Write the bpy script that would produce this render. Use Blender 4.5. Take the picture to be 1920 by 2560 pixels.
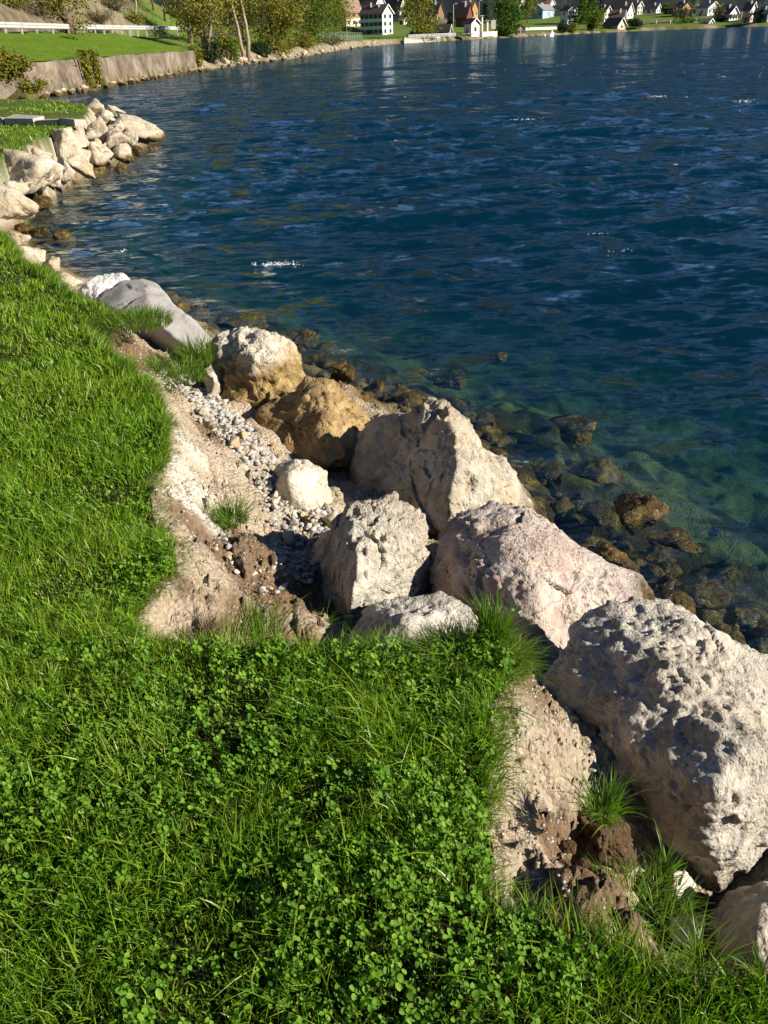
import bpy, bmesh, math, random
import numpy as np
from mathutils import Vector, Matrix

for o in list(bpy.data.objects): bpy.data.objects.remove(o)
random.seed(4); rng = np.random.default_rng(11)
SC = bpy.context.scene; COL = SC.collection

# ------------------------------------------------------------------ camera
# pixel numbers below are read on a 1659 x 2212 view of the photograph
F, CX, CY = 1723.0, 829.5, 1106.0
ROLL = math.radians(2.3); CZ = 1.6
PITCH = math.atan((1106 - 76.5) / F * math.cos(ROLL))
fw = np.array([0, math.cos(PITCH), -math.sin(PITCH)]); up0 = np.array([0, math.sin(PITCH), math.cos(PITCH)])
RV = np.array([1., 0, 0]) * math.cos(ROLL) - up0 * math.sin(ROLL)
UV = up0 * math.cos(ROLL) + np.array([1., 0, 0]) * math.sin(ROLL)
CAM = np.array([0, 0, CZ])
cd = bpy.data.cameras.new('camera'); cam = bpy.data.objects.new('camera', cd); COL.objects.link(cam)
m = Matrix.Identity(4)
for i in range(3):
    m[i][0] = RV[i]; m[i][1] = UV[i]; m[i][2] = -fw[i]; m[i][3] = CAM[i]
cam.matrix_world = m
cd.sensor_fit = 'VERTICAL'; cd.sensor_height = 24; cd.sensor_width = 18; cd.lens = 24 * F / 2212
cd.clip_start = 0.05; cd.clip_end = 9000
SC.camera = cam

# ------------------------------------------------------------------ light
SUN_EL, SUN_AZ = math.radians(25), math.radians(-16)      # azimuth from +X
S = Vector((math.cos(SUN_EL) * math.cos(SUN_AZ), math.cos(SUN_EL) * math.sin(SUN_AZ), math.sin(SUN_EL)))
w = bpy.data.worlds.new('World'); SC.world = w; w.use_nodes = True
nt = w.node_tree; nt.nodes.clear()
sky = nt.nodes.new('ShaderNodeTexSky'); sky.sky_type = 'NISHITA'; sky.sun_disc = False
sky.sun_elevation = SUN_EL; sky.sun_rotation = math.atan2(S.x, S.y)
sky.air_density = 0.75; sky.altitude = 900; sky.dust_density = 0.1; sky.ozone_density = 4.0
bg = nt.nodes.new('ShaderNodeBackground'); bg.inputs[1].default_value = 0.05
wo = nt.nodes.new('ShaderNodeOutputWorld')
nt.links.new(sky.outputs[0], bg.inputs[0]); nt.links.new(bg.outputs[0], wo.inputs[0])
sl = bpy.data.lights.new('sun', 'SUN'); sl.energy = 5.0; sl.angle = math.radians(0.5); sl.color = (1.0, 0.92, 0.78)
so = bpy.data.objects.new('sun', sl); COL.objects.link(so); so.rotation_euler = S.to_track_quat('Z', 'Y').to_euler()
vs = SC.view_settings; vs.view_transform = 'Standard'; vs.look = 'None'; vs.exposure = 0.88; vs.gamma = 1.0
vs.use_curve_mapping = False
cy = SC.cycles
cy.use_denoising = True
cy.max_bounces = 7; cy.diffuse_bounces = 1; cy.glossy_bounces = 2; cy.transmission_bounces = 2
cy.transparent_max_bounces = 10; cy.volume_bounces = 0; cy.caustics_reflective = False; cy.caustics_refractive = False
cy.sample_clamp_indirect = 4.0

# ------------------------------------------------------------------ helpers: projection
def ray(px, py): return fw + RV * ((px - CX) / F) + UV * ((CY - py) / F)
def atz(px, py, z):
    d = ray(px, py); return CAM + d * ((z - CZ) / d[2])
def aty(px, py, y):
    d = ray(px, py); return CAM + d * (y / d[1])
def pix(P):
    v = np.asarray(P, float) - CAM; ww = v @ fw
    return CX + F * (v @ RV) / ww, CY - F * (v @ UV) / ww
SRC = 1659 / 1920.0

# ------------------------------------------------------------------ helpers: noise
def _h(i, j, k, s):
    n = (i.astype(np.int64) * 374761393 + j.astype(np.int64) * 668265263 + k.astype(np.int64) * 2147483647 + s * 974634221) & 0xFFFFFFFF
    n = ((n ^ (n >> 13)) * 1274126177) & 0xFFFFFFFF
    n = ((n ^ (n >> 16)) * 2246822519) & 0xFFFFFFFF
    return ((n ^ (n >> 15)) & 0xFFFFFF) / float(0x1000000)
def vnoise(p, s=0):
    f = np.floor(p); t = p - f; f = f.astype(np.int64); t = t * t * (3 - 2 * t)
    i, j, k = f[:, 0], f[:, 1], f[:, 2]; x, y, z = t[:, 0], t[:, 1], t[:, 2]
    r = 0
    for a in (0, 1):
        for b in (0, 1):
            for c in (0, 1):
                r = r + _h(i + a, j + b, k + c, s) * (x if a else 1 - x) * (y if b else 1 - y) * (z if c else 1 - z)
    return r * 2 - 1
def fbm(p, o=4, s=0, g=0.5):
    r = 0; a = 1.0; q = np.asarray(p, float)
    for i in range(o):
        r = r + a * vnoise(q + 17.3 * i, s + i); a *= g; q = q * 2.03
    return r
def worley(p, s=0):
    f = np.floor(p).astype(np.int64); d1 = np.full(len(p), 9.0); d2 = d1.copy(); cr = np.zeros(len(p))
    for a in (-1, 0, 1):
        for b in (-1, 0, 1):
            for c in (-1, 0, 1):
                i, j, k = f[:, 0] + a, f[:, 1] + b, f[:, 2] + c
                q = np.stack([i + _h(i, j, k, s), j + _h(i, j, k, s + 1), k + _h(i, j, k, s + 2)], 1)
                d = np.sqrt(((p - q) ** 2).sum(1)); r = _h(i, j, k, s + 3)
                n1 = d < d1
                d2 = np.where(n1, d1, np.minimum(d2, d)); cr = np.where(n1, r, cr); d1 = np.where(n1, d, d1)
    return d1, d2, cr
def facet(p, s=0):
    """broken stone: every cell is a plane with its own tilt"""
    f = np.floor(p).astype(np.int64); best = np.full(len(p), 9.0); val = np.zeros(len(p))
    for a in (-1, 0, 1):
        for b in (-1, 0, 1):
            for c in (-1, 0, 1):
                i, j, k = f[:, 0] + a, f[:, 1] + b, f[:, 2] + c
                o = p - np.stack([i + _h(i, j, k, s), j + _h(i, j, k, s + 1), k + _h(i, j, k, s + 2)], 1)
                d = (o * o).sum(1); v = (o * (np.stack([_h(i, j, k, s + 4), _h(i, j, k, s + 5), _h(i, j, k, s + 6)], 1) * 2 - 1)).sum(1) + .5 * (_h(i, j, k, s + 7) - .5)
                mm = d < best; best = np.where(mm, d, best); val = np.where(mm, v, val)
    return val
def sstep(x, a=0.0, b=1.0):
    t = np.clip((x - a) / (b - a), 0, 1); return t * t * (3 - 2 * t)

# ------------------------------------------------------------------ helpers: meshes and objects
def mesh_np(name, V, polys, smooth=False):
    """polys: list of (M,k) integer arrays"""
    me = bpy.data.meshes.new(name)
    V = np.asarray(V, np.float32); me.vertices.add(len(V)); me.vertices.foreach_set('co', V.ravel())
    polys = [np.asarray(p, np.int32) for p in polys if len(p)]
    nl = sum(p.size for p in polys); npol = sum(len(p) for p in polys)
    me.loops.add(nl); me.polygons.add(npol)
    me.loops.foreach_set('vertex_index', np.concatenate([p.ravel() for p in polys]))
    tot = np.concatenate([np.full(len(p), p.shape[1], np.int32) for p in polys])
    me.polygons.foreach_set('loop_start', np.concatenate([[0], np.cumsum(tot)[:-1]]).astype(np.int32))
    me.polygons.foreach_set('loop_total', tot)
    me.update(calc_edges=True); me.validate()
    if smooth: me.polygons.foreach_set('use_smooth', np.ones(len(me.polygons), bool))
    return me
def tag(o, label=None, cat=None, group=None, kind=None):
    if label: o['label'] = label
    if cat: o['category'] = cat
    if group: o['group'] = group
    if kind: o['kind'] = kind
    return o
def obj(name, me, mat=None, parent=None, loc=None, rz=None):
    o = bpy.data.objects.new(name, me); COL.objects.link(o)
    if mat is not None and me is not None and not me.materials: me.materials.append(mat)
    if parent is not None: o.parent = parent
    if loc is not None: o.location = [float(v) for v in loc]
    if rz is not None: o.rotation_euler = (0, 0, rz)
    return o
def empty(name, loc, rz=0.0): 
    o = bpy.data.objects.new(name, None); COL.objects.link(o); o.empty_display_size = 0.1
    o.location = [float(v) for v in loc]; o.rotation_euler = (0, 0, rz); return o
class MB:
    """boxes, prisms and tubes gathered into one mesh"""
    def __init__(s): s.v = []; s.f = []
    def add(s, vs, fs):
        n = len(s.v); s.v += [tuple(map(float, v)) for v in vs]; s.f += [tuple(n + i for i in f) for f in fs]; return s
    def box(s, x0, x1, y0, y1, z0, z1):
        return s.add([(x0,y0,z0),(x1,y0,z0),(x1,y1,z0),(x0,y1,z0),(x0,y0,z1),(x1,y0,z1),(x1,y1,z1),(x0,y1,z1)],
                     [(0,3,2,1),(4,5,6,7),(0,1,5,4),(1,2,6,5),(2,3,7,6),(3,0,4,7)])
    def tube(s, pts, rad, n=6):
        pts = [Vector(p) for p in pts]; rings = []
        for i, p in enumerate(pts):
            t = (pts[min(i + 1, len(pts) - 1)] - pts[max(i - 1, 0)]).normalized()
            a = t.cross(Vector((0.31, 0.2, 0.93)) if abs(t.z) < 0.9 else Vector((1, 0.1, 0))).normalized(); b = t.cross(a)
            rings.append([p + (a * math.cos(k * 2 * math.pi / n) + b * math.sin(k * 2 * math.pi / n)) * rad[i] for k in range(n)])
        vs = [v for r in rings for v in r]; fs = []
        for i in range(len(pts) - 1):
            for k in range(n):
                fs.append((i*n+k, i*n+(k+1)%n, (i+1)*n+(k+1)%n, (i+1)*n+k))
        fs.append(tuple(range(n-1, -1, -1))); fs.append(tuple((len(pts)-1)*n+k for k in range(n)))
        return s.add(vs, fs)
    def mesh(s, name, smooth=False):
        me = bpy.data.meshes.new(name); me.from_pydata(s.v, [], s.f); me.update()
        bm = bmesh.new(); bm.from_mesh(me); bmesh.ops.recalc_face_normals(bm, faces=bm.faces); bm.to_mesh(me); bm.free()
        if smooth: me.polygons.foreach_set('use_smooth', np.ones(len(me.polygons), bool))
        return me
    def build(s, name, mat, parent=None, smooth=False): return obj(name, s.mesh(name, smooth), mat, parent)

# ------------------------------------------------------------------ helpers: materials
class NM:
    def __init__(s, name):
        s.m = bpy.data.materials.new(name); s.m.use_nodes = True; s.t = s.m.node_tree
        s.t.nodes.clear(); s.out = s.n('OutputMaterial')
    def n(s, typ, **kw):
        nd = s.t.nodes.new('ShaderNode' + typ)
        for k, v in kw.items():
            if k.startswith('_'): setattr(nd, k[1:], v)
            else:
                key = int(k[1:]) if k[0] == 'i' and k[1:].isdigit() else k.replace('__', ' ')
                s.set(nd.inputs[key], v)
        return nd
    def set(s, sock, v):
        if hasattr(v, 'is_output'): s.t.links.new(v, sock)
        elif hasattr(v, 'outputs'): s.t.links.new(v.outputs[0], sock)
        else:
            if isinstance(v, tuple) and len(v) == 3 and sock.type == 'RGBA': v = v + (1,)
            sock.default_value = v
    def mix(s, f, a, b, mode='MIX'):
        nd = s.t.nodes.new('ShaderNodeMix'); nd.data_type = 'RGBA'; nd.blend_type = mode
        s.set(nd.inputs[0], f); s.set(nd.inputs[6], a); s.set(nd.inputs[7], b); return nd.outputs[2]
    def math(s, op, a, b=0.0, c=0.0):
        nd = s.t.nodes.new('ShaderNodeMath'); nd.operation = op
        s.set(nd.inputs[0], a); s.set(nd.inputs[1], b); s.set(nd.inputs[2], c); return nd.outputs[0]
    def ramp(s, fac, stops):
        nd = s.t.nodes.new('ShaderNodeValToRGB'); s.set(nd.inputs[0], fac); e = nd.color_ramp.elements
        while len(e) < len(stops): e.new(0.5)
        for i, (p, c) in enumerate(stops): e[i].position = p; e[i].color = (tuple(c) + (1,)) if not isinstance(c, (int, float)) else (c, c, c, 1)
        return nd.outputs[0]
    def noise(s, co, scale, detail=4, rough=0.55, dist=0.0):
        return s.n('TexNoise', Vector=co, Scale=scale, Detail=detail, Roughness=rough, Distortion=dist).outputs[0]
    def co(s): return s.n('TexCoord').outputs['Object']
    def attr(s, name): return s.n('Attribute', _attribute_name=name)
    def bump(s, h, strength=0.5, dist=0.01, normal=None):
        nd = s.n('Bump', Strength=strength, Distance=dist, Height=h)
        if normal is not None: s.set(nd.inputs['Normal'], normal)
        return nd.outputs[0]
    def done(s, shader):
        s.t.links.new(shader.outputs[0] if hasattr(shader, 'outputs') else shader, s.out.inputs[0]); return s.m
    def pbr(s, col, rough=0.8, normal=None, spec=0.3, **kw):
        nd = s.n('BsdfPrincipled', Base__Color=col, Roughness=rough); nd.inputs['Specular IOR Level'].default_value = spec
        if normal is not None: s.set(nd.inputs['Normal'], normal)
        for k, v in kw.items(): s.set(nd.inputs[k.replace('__', ' ')], v)
        return nd
def plain(name, c, rough=0.8, spec=0.2, var=0.25, scale=2.0):
    k = NM(name); f = k.noise(k.co(), scale, 5)
    a = tuple(x * (1 - var) for x in c); b = tuple(min(1, x * (1 + var)) for x in c)
    return k.done(k.pbr(k.ramp(f, [(0.3, a), (0.7, b)]), rough, None, spec))
def leafmat(name, stops, trans=0.35, rough=0.45, spec=0.4, nscale=1.5):
    k = NM(name); r = k.n('NewGeometry').outputs['Random Per Island']
    f = k.math('ADD', k.math('MULTIPLY', r, 0.7), k.math('MULTIPLY', k.noise(k.co(), nscale, 3), 0.5))
    c = k.ramp(k.math('SUBTRACT', f, 0.1), stops)
    p = k.pbr(c, rough, None, spec)
    t = k.n('BsdfTranslucent', Color=k.mix(1.0, c, (1.0, 1.25, 0.35), 'MULTIPLY'))
    return k.done(k.n('MixShader', i0=trans, i1=p, i2=t))
# ================================================================== GROUND
WATER_Z = -1.0
def pz(l, z): return [atz(a, b, z)[:2].tolist() for a, b in l]
# waterline, from the near right round the bay to the far right; attributes: near, bank height, bank width, slope, terrace, hill slope
_wl = []
def wl(px, attrs, world=False):
    for p in px:
        q = list(p) if world else atz(p[0], p[1], WATER_Z)[:2].tolist()
        _wl.append(q + list(attrs))
NEAR = (1, 0.9, 1, 0.1, 5, 0.1)
wl([(14, -9), (7, 0.6), (3.6, 2.5)], NEAR, True)
wl([(1659, 1440), (1500, 1370), (1400, 1300), (1300, 1200), (1180, 1135), (1090, 1030), (1000, 930), (900, 872), (800, 830), (670, 800),
    (610, 740), (450, 690), (385, 655), (300, 615), (200, 597), (130, 560), (75, 512), (52, 480), (62, 452), (105, 430), (170, 390), (260, 345), (325, 318)], NEAR)
wl([(-6.9, 29.5), (-8.5, 32), (-12, 36)], NEAR, True)
wl([(-19, 43)], (0.5, 0.3, 2.0, 0.02, 30, 0.0), True); wl([(-27, 51)], (0, 1.95, 0.35, 0.21, 9, 0.62), True)
WALL = (0, 1.95, 0.35, 0.21, 9, 0.62)
wl([(120, 207), (200, 193), (260, 183), (330, 170), (400, 158), (440, 152)], WALL)
wl([(480, 146), (530, 139), (590, 132), (640, 126), (690, 117)], (0, 1.6, 4.0, 0.21, 9, 0.62))
wl([(735, 109), (780, 102), (830, 97.5)], (0, 1.6, 4, 0.07, 45, 0.09))
wl([(870, 93.5), (950, 89)], (0, 1.5, 1.0, 0.02, 60, 0.09))
wl([(1030, 84.5), (1120, 80), (1200, 75.5), (1300, 70.5), (1400, 66.2), (1500, 62.5), (1580, 59.2), (1659, 56.5)], (0, 1.2, 3, 0.068, 62, 0.05))
wl([(330, 500), (600, 430), (900, 100), (700, -200), (200, -120), (40, -40)], (0, 1.5, 5, 0.05, 60, 0.06), True)
WLN = np.array(_wl)
_lawn = [(-90, 40), (-30, 40)] + pz([(60, 213), (130, 216), (190, 230), (190, 246), (150, 280), (80, 300), (40, 325), (0, 340)], 0) + [(-7.6, 13.6), (-6.3, 11.6)] 
EDGE = pz([(0, 505), (45, 565), (110, 605), (165, 645), (215, 660), (240, 690), (178, 706), (200, 740), (285, 797), (332, 855), (360, 920), (352, 1000), (322, 1060), (330, 1125),
           (385, 1190), (372, 1245), (322, 1280), (288, 1335), (305, 1365), (390, 1402), (480, 1398), (600, 1402), (740, 1408), (850, 1415), (960, 1380), (1060, 1395), (1120, 1430),
           (1085, 1490), (1078, 1580), (1075, 1690), (1048, 1800), (1033, 1900), (1075, 1970), (1165, 1995), (1250, 2025), (1390, 2065), (1490, 2130), (1659, 2150)], 0)
_lawn += EDGE + [(1.6, 0.72), (3.5, 0.3), (8, -2), (13, -14), (13, -40), (-90, -40)]
LAWN = np.array(_lawn)

def seg_dist(P, poly, closed=True):
    n = len(poly); best = np.full(len(P), 1e9); bi = np.zeros(len(P), int); bt = np.zeros(len(P))
    for i in range(n if closed else n - 1):
        a = poly[i, :2]; b = poly[(i + 1) % n, :2]; ab = b - a
        t = np.clip(((P - a) @ ab) / (ab @ ab + 1e-9), 0, 1)
        q = P - a - t[:, None] * ab; d = (q * q).sum(1)
        mm = d < best; best[mm] = d[mm]; bi[mm] = i; bt[mm] = t[mm]
    return np.sqrt(best), bi, bt
def inside(P, poly):
    r = np.zeros(len(P), bool); n = len(poly)
    for i in range(n):
        x0, y0 = poly[i, :2]; x1, y1 = poly[(i + 1) % n, :2]
        if y0 == y1: continue
        c = ((y0 > P[:, 1]) != (y1 > P[:, 1])) & (P[:, 0] < (x1 - x0) * (P[:, 1] - y0) / (y1 - y0) + x0); r ^= c
    return r
# local hollows and heaps on the bank: pixel, z used to place it, radius, amount
BUMPS = [(1250, 1870, -.35, .13, -.16), (1390, 1900, -.4, .14, -.12), (1180, 1700, -.1, .22, .02), (1210, 1830, -.3, .07, .09), (1270, 1985, -.2, .14, .16), (400, 1150, -.2, .3, .0),
         (600, 1390, -.3, .16, -.13), (720, 1395, -.3, .14, -.12), (470, 1200, -.3, .22, .06), (1540, 1990, -.5, .15, -.35), (1640, 1985, -.6, .30, -.45), (1700, 2080, -.5, .25, -.3), (700, 985, -.7, .28, -.18), (1470, 1850, -.5, .12, -.12), (300, 740, -.1, .5, .0), (610, 1180, -.5, .16, -.12), (850, 1250, -.7, .2, -.15)]
BW = [(atz(a, b, z)[:2], r, k) for a, b, z, r, k in BUMPS]
def edge_warp(P):
    q = np.c_[P, np.zeros(len(P))]; return P + np.c_[.030 * fbm(q * 7, 3, 401), .030 * fbm(q * 7 + 50, 3, 403)] + np.c_[.012 * vnoise(q * 40, 405), .012 * vnoise(q * 40 + 9, 407)]
def ground_h(P, detail=True):
    """height, and what the surface is made of"""
    P = np.asarray(P, float); n = len(P)
    dw, bi, bt = seg_dist(P, WLN); lake = inside(P, WLN)
    A = WLN[bi, 2:]; B = WLN[(bi + 1) % len(WLN), 2:]; A = A + (B - A) * bt[:, None]
    near, b, wd, k1, w1, k2 = A.T
    p3 = np.c_[P, np.zeros(n)]; r = np.hypot(P[:, 0], P[:, 1]); Pw = edge_warp(P)
    dl = np.full(n, 40.0); c_ = r < 60; dl[c_] = seg_dist(Pw[c_], LAWN)[0]; inl = inside(Pw, LAWN)
    t = np.where(inl, 0, dl / (dl + dw + 1e-6))
    zn = np.interp(t, [0, .04, .12, .3, .6, .9, 1], [0, -.10, -.30, -.56, -.8, -1.0, -1.1])
    for c, rr, k in BW:
        q = ((P - c) ** 2).sum(1) / rr ** 2; zn = zn + k * np.exp(-q) * (~inl)
    d = dw
    zf = -1.1 + (b + .1) * sstep(d / wd) + k1 * np.clip(d - wd, 0, w1) + k2 * np.clip(d - wd - w1 - 7, 0, 70) + 0.010 * np.clip(d - 90 - wd, 0, 400)
    z = near * zn + (1 - near) * zf
    z = z - .55 * (near < .05) * (k2 > .45) * (wd < 1.2) * sstep(d, 0, .4) * (1 - sstep(d, 8, 10))
    mt = np.clip(d - 215, 0, 1600) * sstep(r, 250, 420) * ~lake; z = z + np.where(P[:, 1] > -400, 1, .6) * 0.30 * mt * (0.75 + 0.25 * np.sin(np.arctan2(P[:, 0], P[:, 1]) * 5 + 1.0))
    bed = -1.08 - np.minimum(0.38 * dw, 0.45 + 0.20 * dw) - 0.10 * np.clip(dw - 6, 0, 80)
    bed = np.maximum(bed, -11)
    z = np.where(lake, bed, z)
    if detail:
        nz = fbm(p3 * 3.0, 4, 5); n2 = fbm(p3 * 14.0, 3, 9)
        amp = np.where(lake, 0.10, np.where(inl, 0.024, 0.035)) * np.clip(1 - r / 60, 0, 1)
        z = z + amp * nz + np.where(inl, 0.004, 0.014) * n2 * (r < 14)
        q3 = p3 + .06 * np.c_[nz, n2, nz]; mk = ~inl & ~lake & (r < 10) & (P[:, 1] > .2); q3 = q3[mk]; z[mk] += sstep(dl[mk], 0, .10) * (.040 * facet(q3 * 5, 301) + .024 * facet(q3 * 14, 311) + .014 * facet(q3 * 36, 321))
        z = z + np.where((r > 30) & ~lake, 0.25 * fbm(p3 * 0.12, 3, 21), 0) * sstep(dw, 1, 12)
        z = z + np.where(mt > 0, 9.0 * fbm(p3 * 0.03, 5, 33) + 3, 0)
    return z, dict(dw=dw, lake=lake, inl=inl, dl=dl, near=near, r=r, t=t, d=d, wd=wd, w1=w1, mt=mt, k2=k2)
def gz(x, y): return float(ground_h(np.array([[x, y]]), False)[0][0])
def hit(px, py, dmin=20.0):
    """where the sight line through a pixel meets the ground"""
    d = ray(px, py); s = np.exp(np.linspace(math.log(dmin), math.log(2500), 900)); Q = CAM + s[:, None] * d
    z, _ = ground_h(Q[:, :2], False); k = np.argmax(Q[:, 2] <= z)
    if Q[k, 2] > z[k]: k = len(s) - 1
    return Q[k]

azs = np.radians(np.concatenate([np.linspace(-180, -52, 24)[:-1], np.linspace(-52, 52, 540), np.linspace(52, 180, 24)[1:]]))
rad = np.concatenate([[0.02], np.linspace(0.35, 0.9, 14)[:-1], np.exp(np.linspace(math.log(.9), math.log(9), 250))[:-1], np.exp(np.linspace(math.log(9), math.log(60), 90))[:-1],
                      np.exp(np.linspace(math.log(60), math.log(600), 120))[:-1], np.linspace(600, 3200, 74)])
na, nr = len(azs), len(rad)
RR, AA = np.meshgrid(rad, azs, indexing='ij')
GP = np.c_[(RR * np.sin(AA)).ravel(), (RR * np.cos(AA)).ravel()]
gzv, gi = ground_h(GP)
idx = np.arange(na * nr).reshape(nr, na)
quads = np.stack([idx[:-1, :-1], idx[1:, :-1], idx[1:, 1:], idx[:-1, 1:]], -1).reshape(-1, 4)[:, ::-1]
gm = mesh_np('ground', np.c_[GP, gzv], [quads], True)
# surface kinds -> base colours (no light in them)
def grey(c, n): return np.array(c)[None, :] * np.ones((n, 1))
n = len(GP); p3 = np.c_[GP, gzv]
na_, nb_, nc_ = fbm(p3 * 2.2, 4, 41), fbm(p3 * 7.0, 3, 47), fbm(p3 * 0.05, 4, 51)
def mixc(c, k, m_): m_ = np.clip(m_, 0, 1)[:, None]; return c * (1 - m_) + np.array(k)[None, :] * m_
sand = mixc(grey((.47, .38, .275), n), (.35, .27, .18), sstep(na_, -.1, .6)); sand = mixc(sand, (.5, .43, .33), sstep(nb_, .15, .6) * .7)
SOIL = [(300, 745, -.1, .42), (380, 770, -.2, .3), (500, 1190, -.3, .24), (560, 1230, -.4, .2), (470, 960, -.4, .14), (1310, 1800, -.35, .13), (1290, 1990, -.1, .16), (1210, 1840, -.3, .08), (430, 1385, -.1, .12),
        (600, 1400, -.3, .3), (1130, 1470, -.1, .12), (1450, 2090, -.1, .2), (620, 1330, -.5, .25)]
sm = np.zeros(n)
for a, b, z, r_ in SOIL:
    c = atz(a, b, z)[:2]; sm = np.maximum(sm, np.exp(-((GP - c) ** 2).sum(1) / r_ ** 2))
sand = mixc(sand, (.21, .14, .085), sstep(sm + .35 * nb_ * (sm > .05), .3, .7))
WHITE = [(405, 1050, -.15, .16), (410, 1000, -.2, .1), (420, 1130, -.2, .12)]
wm = np.zeros(n)
for a, b, z, r_ in WHITE:
    c = atz(a, b, z)[:2]; wm = np.maximum(wm, np.exp(-((GP - c) ** 2).sum(1) / r_ ** 2))
sand = mixc(sand, (.66, .60, .50), sstep(wm + .3 * nb_, .3, .75))
col = sand
col = mixc(col, (.17, .11, .03), sstep(-gzv, .86, 1.02) * gi['near'])                       # algae at the waterline
bedc = mixc(grey((.20, .14, .05), n), (.30, .24, .11), sstep(na_ + .5 * sstep(gi['dw'], .8, 2.2), -.05, .5)); bedc = mixc(bedc, (.05, .035, .015), sstep(-na_, .1, .5))
bedc = mixc(bedc, (.035, .022, .008), (1 - sstep(gi['dw'], .7, 2.0)) * sstep(nb_ + na_, -.5, .2)); bedc = mixc(bedc, (.08, .10, .07), sstep(-gzv, 2.2, 4.0))
col = np.where(gi['lake'][:, None], bedc, col)
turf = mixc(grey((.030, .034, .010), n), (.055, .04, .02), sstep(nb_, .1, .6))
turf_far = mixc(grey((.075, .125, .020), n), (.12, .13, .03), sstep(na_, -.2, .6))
path = atz(90, 240, 0)[:2]
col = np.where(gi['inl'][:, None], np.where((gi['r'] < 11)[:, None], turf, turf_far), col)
pen = gi['inl'] & (gi['r'] > 15) & (gi['r'] < 50)
col = np.where((~gi['inl'] & ~gi['lake'] & (gi['r'] > 10.5) & (gi['near'] > .5) & (gzv > -.9))[:, None], mixc(grey((.52, .45, .35), n), (.36, .29, .2), sstep(na_, 0, .6)), col)
fr = ~gi['lake'] & (gi['near'] < .3)
grass = mixc(grey((.10, .165, .022), n), (.14, .16, .04), sstep(nc_ + .3 * na_, 0, .7))
shore = mixc(grey((.33, .27, .19), n), (.2, .16, .1), sstep(na_, -.2, .5))
fc = np.where((gi['d'] < gi['wd'] * 1.1)[:, None], shore, grass)
road = (gi['d'] > gi['wd'] + gi['w1']) & (gi['d'] < gi['wd'] + gi['w1'] + 7) & (gi['k2'] > .4)
fc = np.where(road[:, None], np.array((.09, .085, .08))[None, :], fc)
azg = np.degrees(np.arctan2(GP[:, 0], GP[:, 1]))
cut = (gi['d'] > gi['wd'] + gi['w1'] + 7) & (gi['k2'] > .4) & (azg < -13.4 + 1.2 * na_)
fc = np.where(cut[:, None], mixc(mixc(grey((.25, .20, .14), n), (.15, .115, .08), sstep(nc_ + na_, -.3, .5)), (.1, .11, .03), sstep(na_ - .3 * nc_, .25, .6)), fc)
fc = np.where(((gi['d'] > 185 + 8 * na_) & (gi['r'] > 300))[:, None], mixc(grey((.010, .017, .020), n), (.02, .03, .022), sstep(nc_, -.2, .5)), fc)
col = np.where(fr[:, None], fc, col)
at = gm.attributes.new('gcol', 'FLOAT_COLOR', 'POINT'); at.data.foreach_set('color', np.c_[col, np.ones(n)].astype(np.float32).ravel())
k = NM('ground_mat'); co = k.co(); a = k.attr('gcol').outputs['Color']
f1 = k.noise(co, 60, 6, .7); f2 = k.noise(co, 9, 4, .6)
c = k.mix(1.0, a, k.ramp(f1, [(.25, .62), (.75, 1.35)]), 'MULTIPLY')
vor = k.n('TexVoronoi', Vector=co, Scale=55.0)
c = k.mix(k.ramp(k.noise(co, 30, 2), [(.52, 0), (.6, .5)]), c, k.mix(.8, c, k.ramp(k.n('SeparateColor', i0=vor.outputs['Color']).outputs[0], [(0, .2), (1, .85)]), 'OVERLAY'))
h = k.math('ADD', k.math('MULTIPLY', f1, .6), k.math('ADD', f2, k.math('MULTIPLY', vor.outputs['Distance'], -.5)))
ground = tag(obj('ground', gm, k.done(k.pbr(c, .9, k.bump(h, 1.0, .03), .15))), kind='structure')

# grassy verge between the retaining wall and the road
def strip(P, nrm, offs, n):
    us = np.linspace(0, len(P) - 1, n); f = lambda A: np.stack([np.interp(us, np.arange(len(A)), A[:, i]) for i in range(2)], 1)
    p, q = f(P), f(nrm); return [p + q * o for o in offs]
def inland(P):                                                   # unit vectors pointing away from the lake along a polyline
    t_ = np.gradient(P, axis=0); t_ /= np.linalg.norm(t_, axis=1)[:, None]; nrm = np.c_[-t_[:, 1], t_[:, 0]]
    return np.where(inside(P + nrm * .6, WLN)[:, None], -nrm, nrm)
_wi = [i for i in range(len(_wl)) if _wl[i][2:] == list(WALL) and _wl[i][1] > 52]
WP = np.array([_wl[i][:2] for i in _wi]); WP = np.r_[[(-34., 46.)], [(-27., 51.)], WP]; WI = inland(WP); WI[0] = WI[1] = (-.75, .66)
WALL_OUT = .12
_of = [WALL_OUT + .36] + list(np.linspace(.8, 10.5, 26)); _st = strip(WP, WI, _of, 120)
_vv = np.concatenate([np.c_[s_, np.full(len(s_), .93 + .21 * max(0, min(o, 9.35) - .35))] for s_, o in zip(_st, _of)]); _vv[:, 2] += .10 * fbm(_vv * .6, 3, 91) * np.repeat(np.linspace(0, 1, len(_of)) > .02, 120)
_ix = np.arange(len(_of) * 120).reshape(-1, 120); vm = mesh_np('grass_verge', _vv, [np.stack([_ix[:-1, :-1], _ix[:-1, 1:], _ix[1:, 1:], _ix[1:, :-1]], -1).reshape(-1, 4)], True)
k = NM('verge_turf'); co = k.co(); f1 = k.noise(co, 1.1, 5, .6); f2 = k.noise(co, 9, 5, .7)
c = k.mix(.8, k.ramp(f1, [(.3, (.085, .165, .012)), (.55, (.12, .205, .016)), (.75, (.17, .20, .035))]), k.ramp(f2, [(.3, .55), (.7, 1.35)]), 'MULTIPLY')
tag(obj('grass_verge', vm, k.done(k.pbr(c, .9, k.bump(f2, 1.0, .12), .1))), 'bright green grass verge between the retaining wall and the road', kind='structure')

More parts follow.
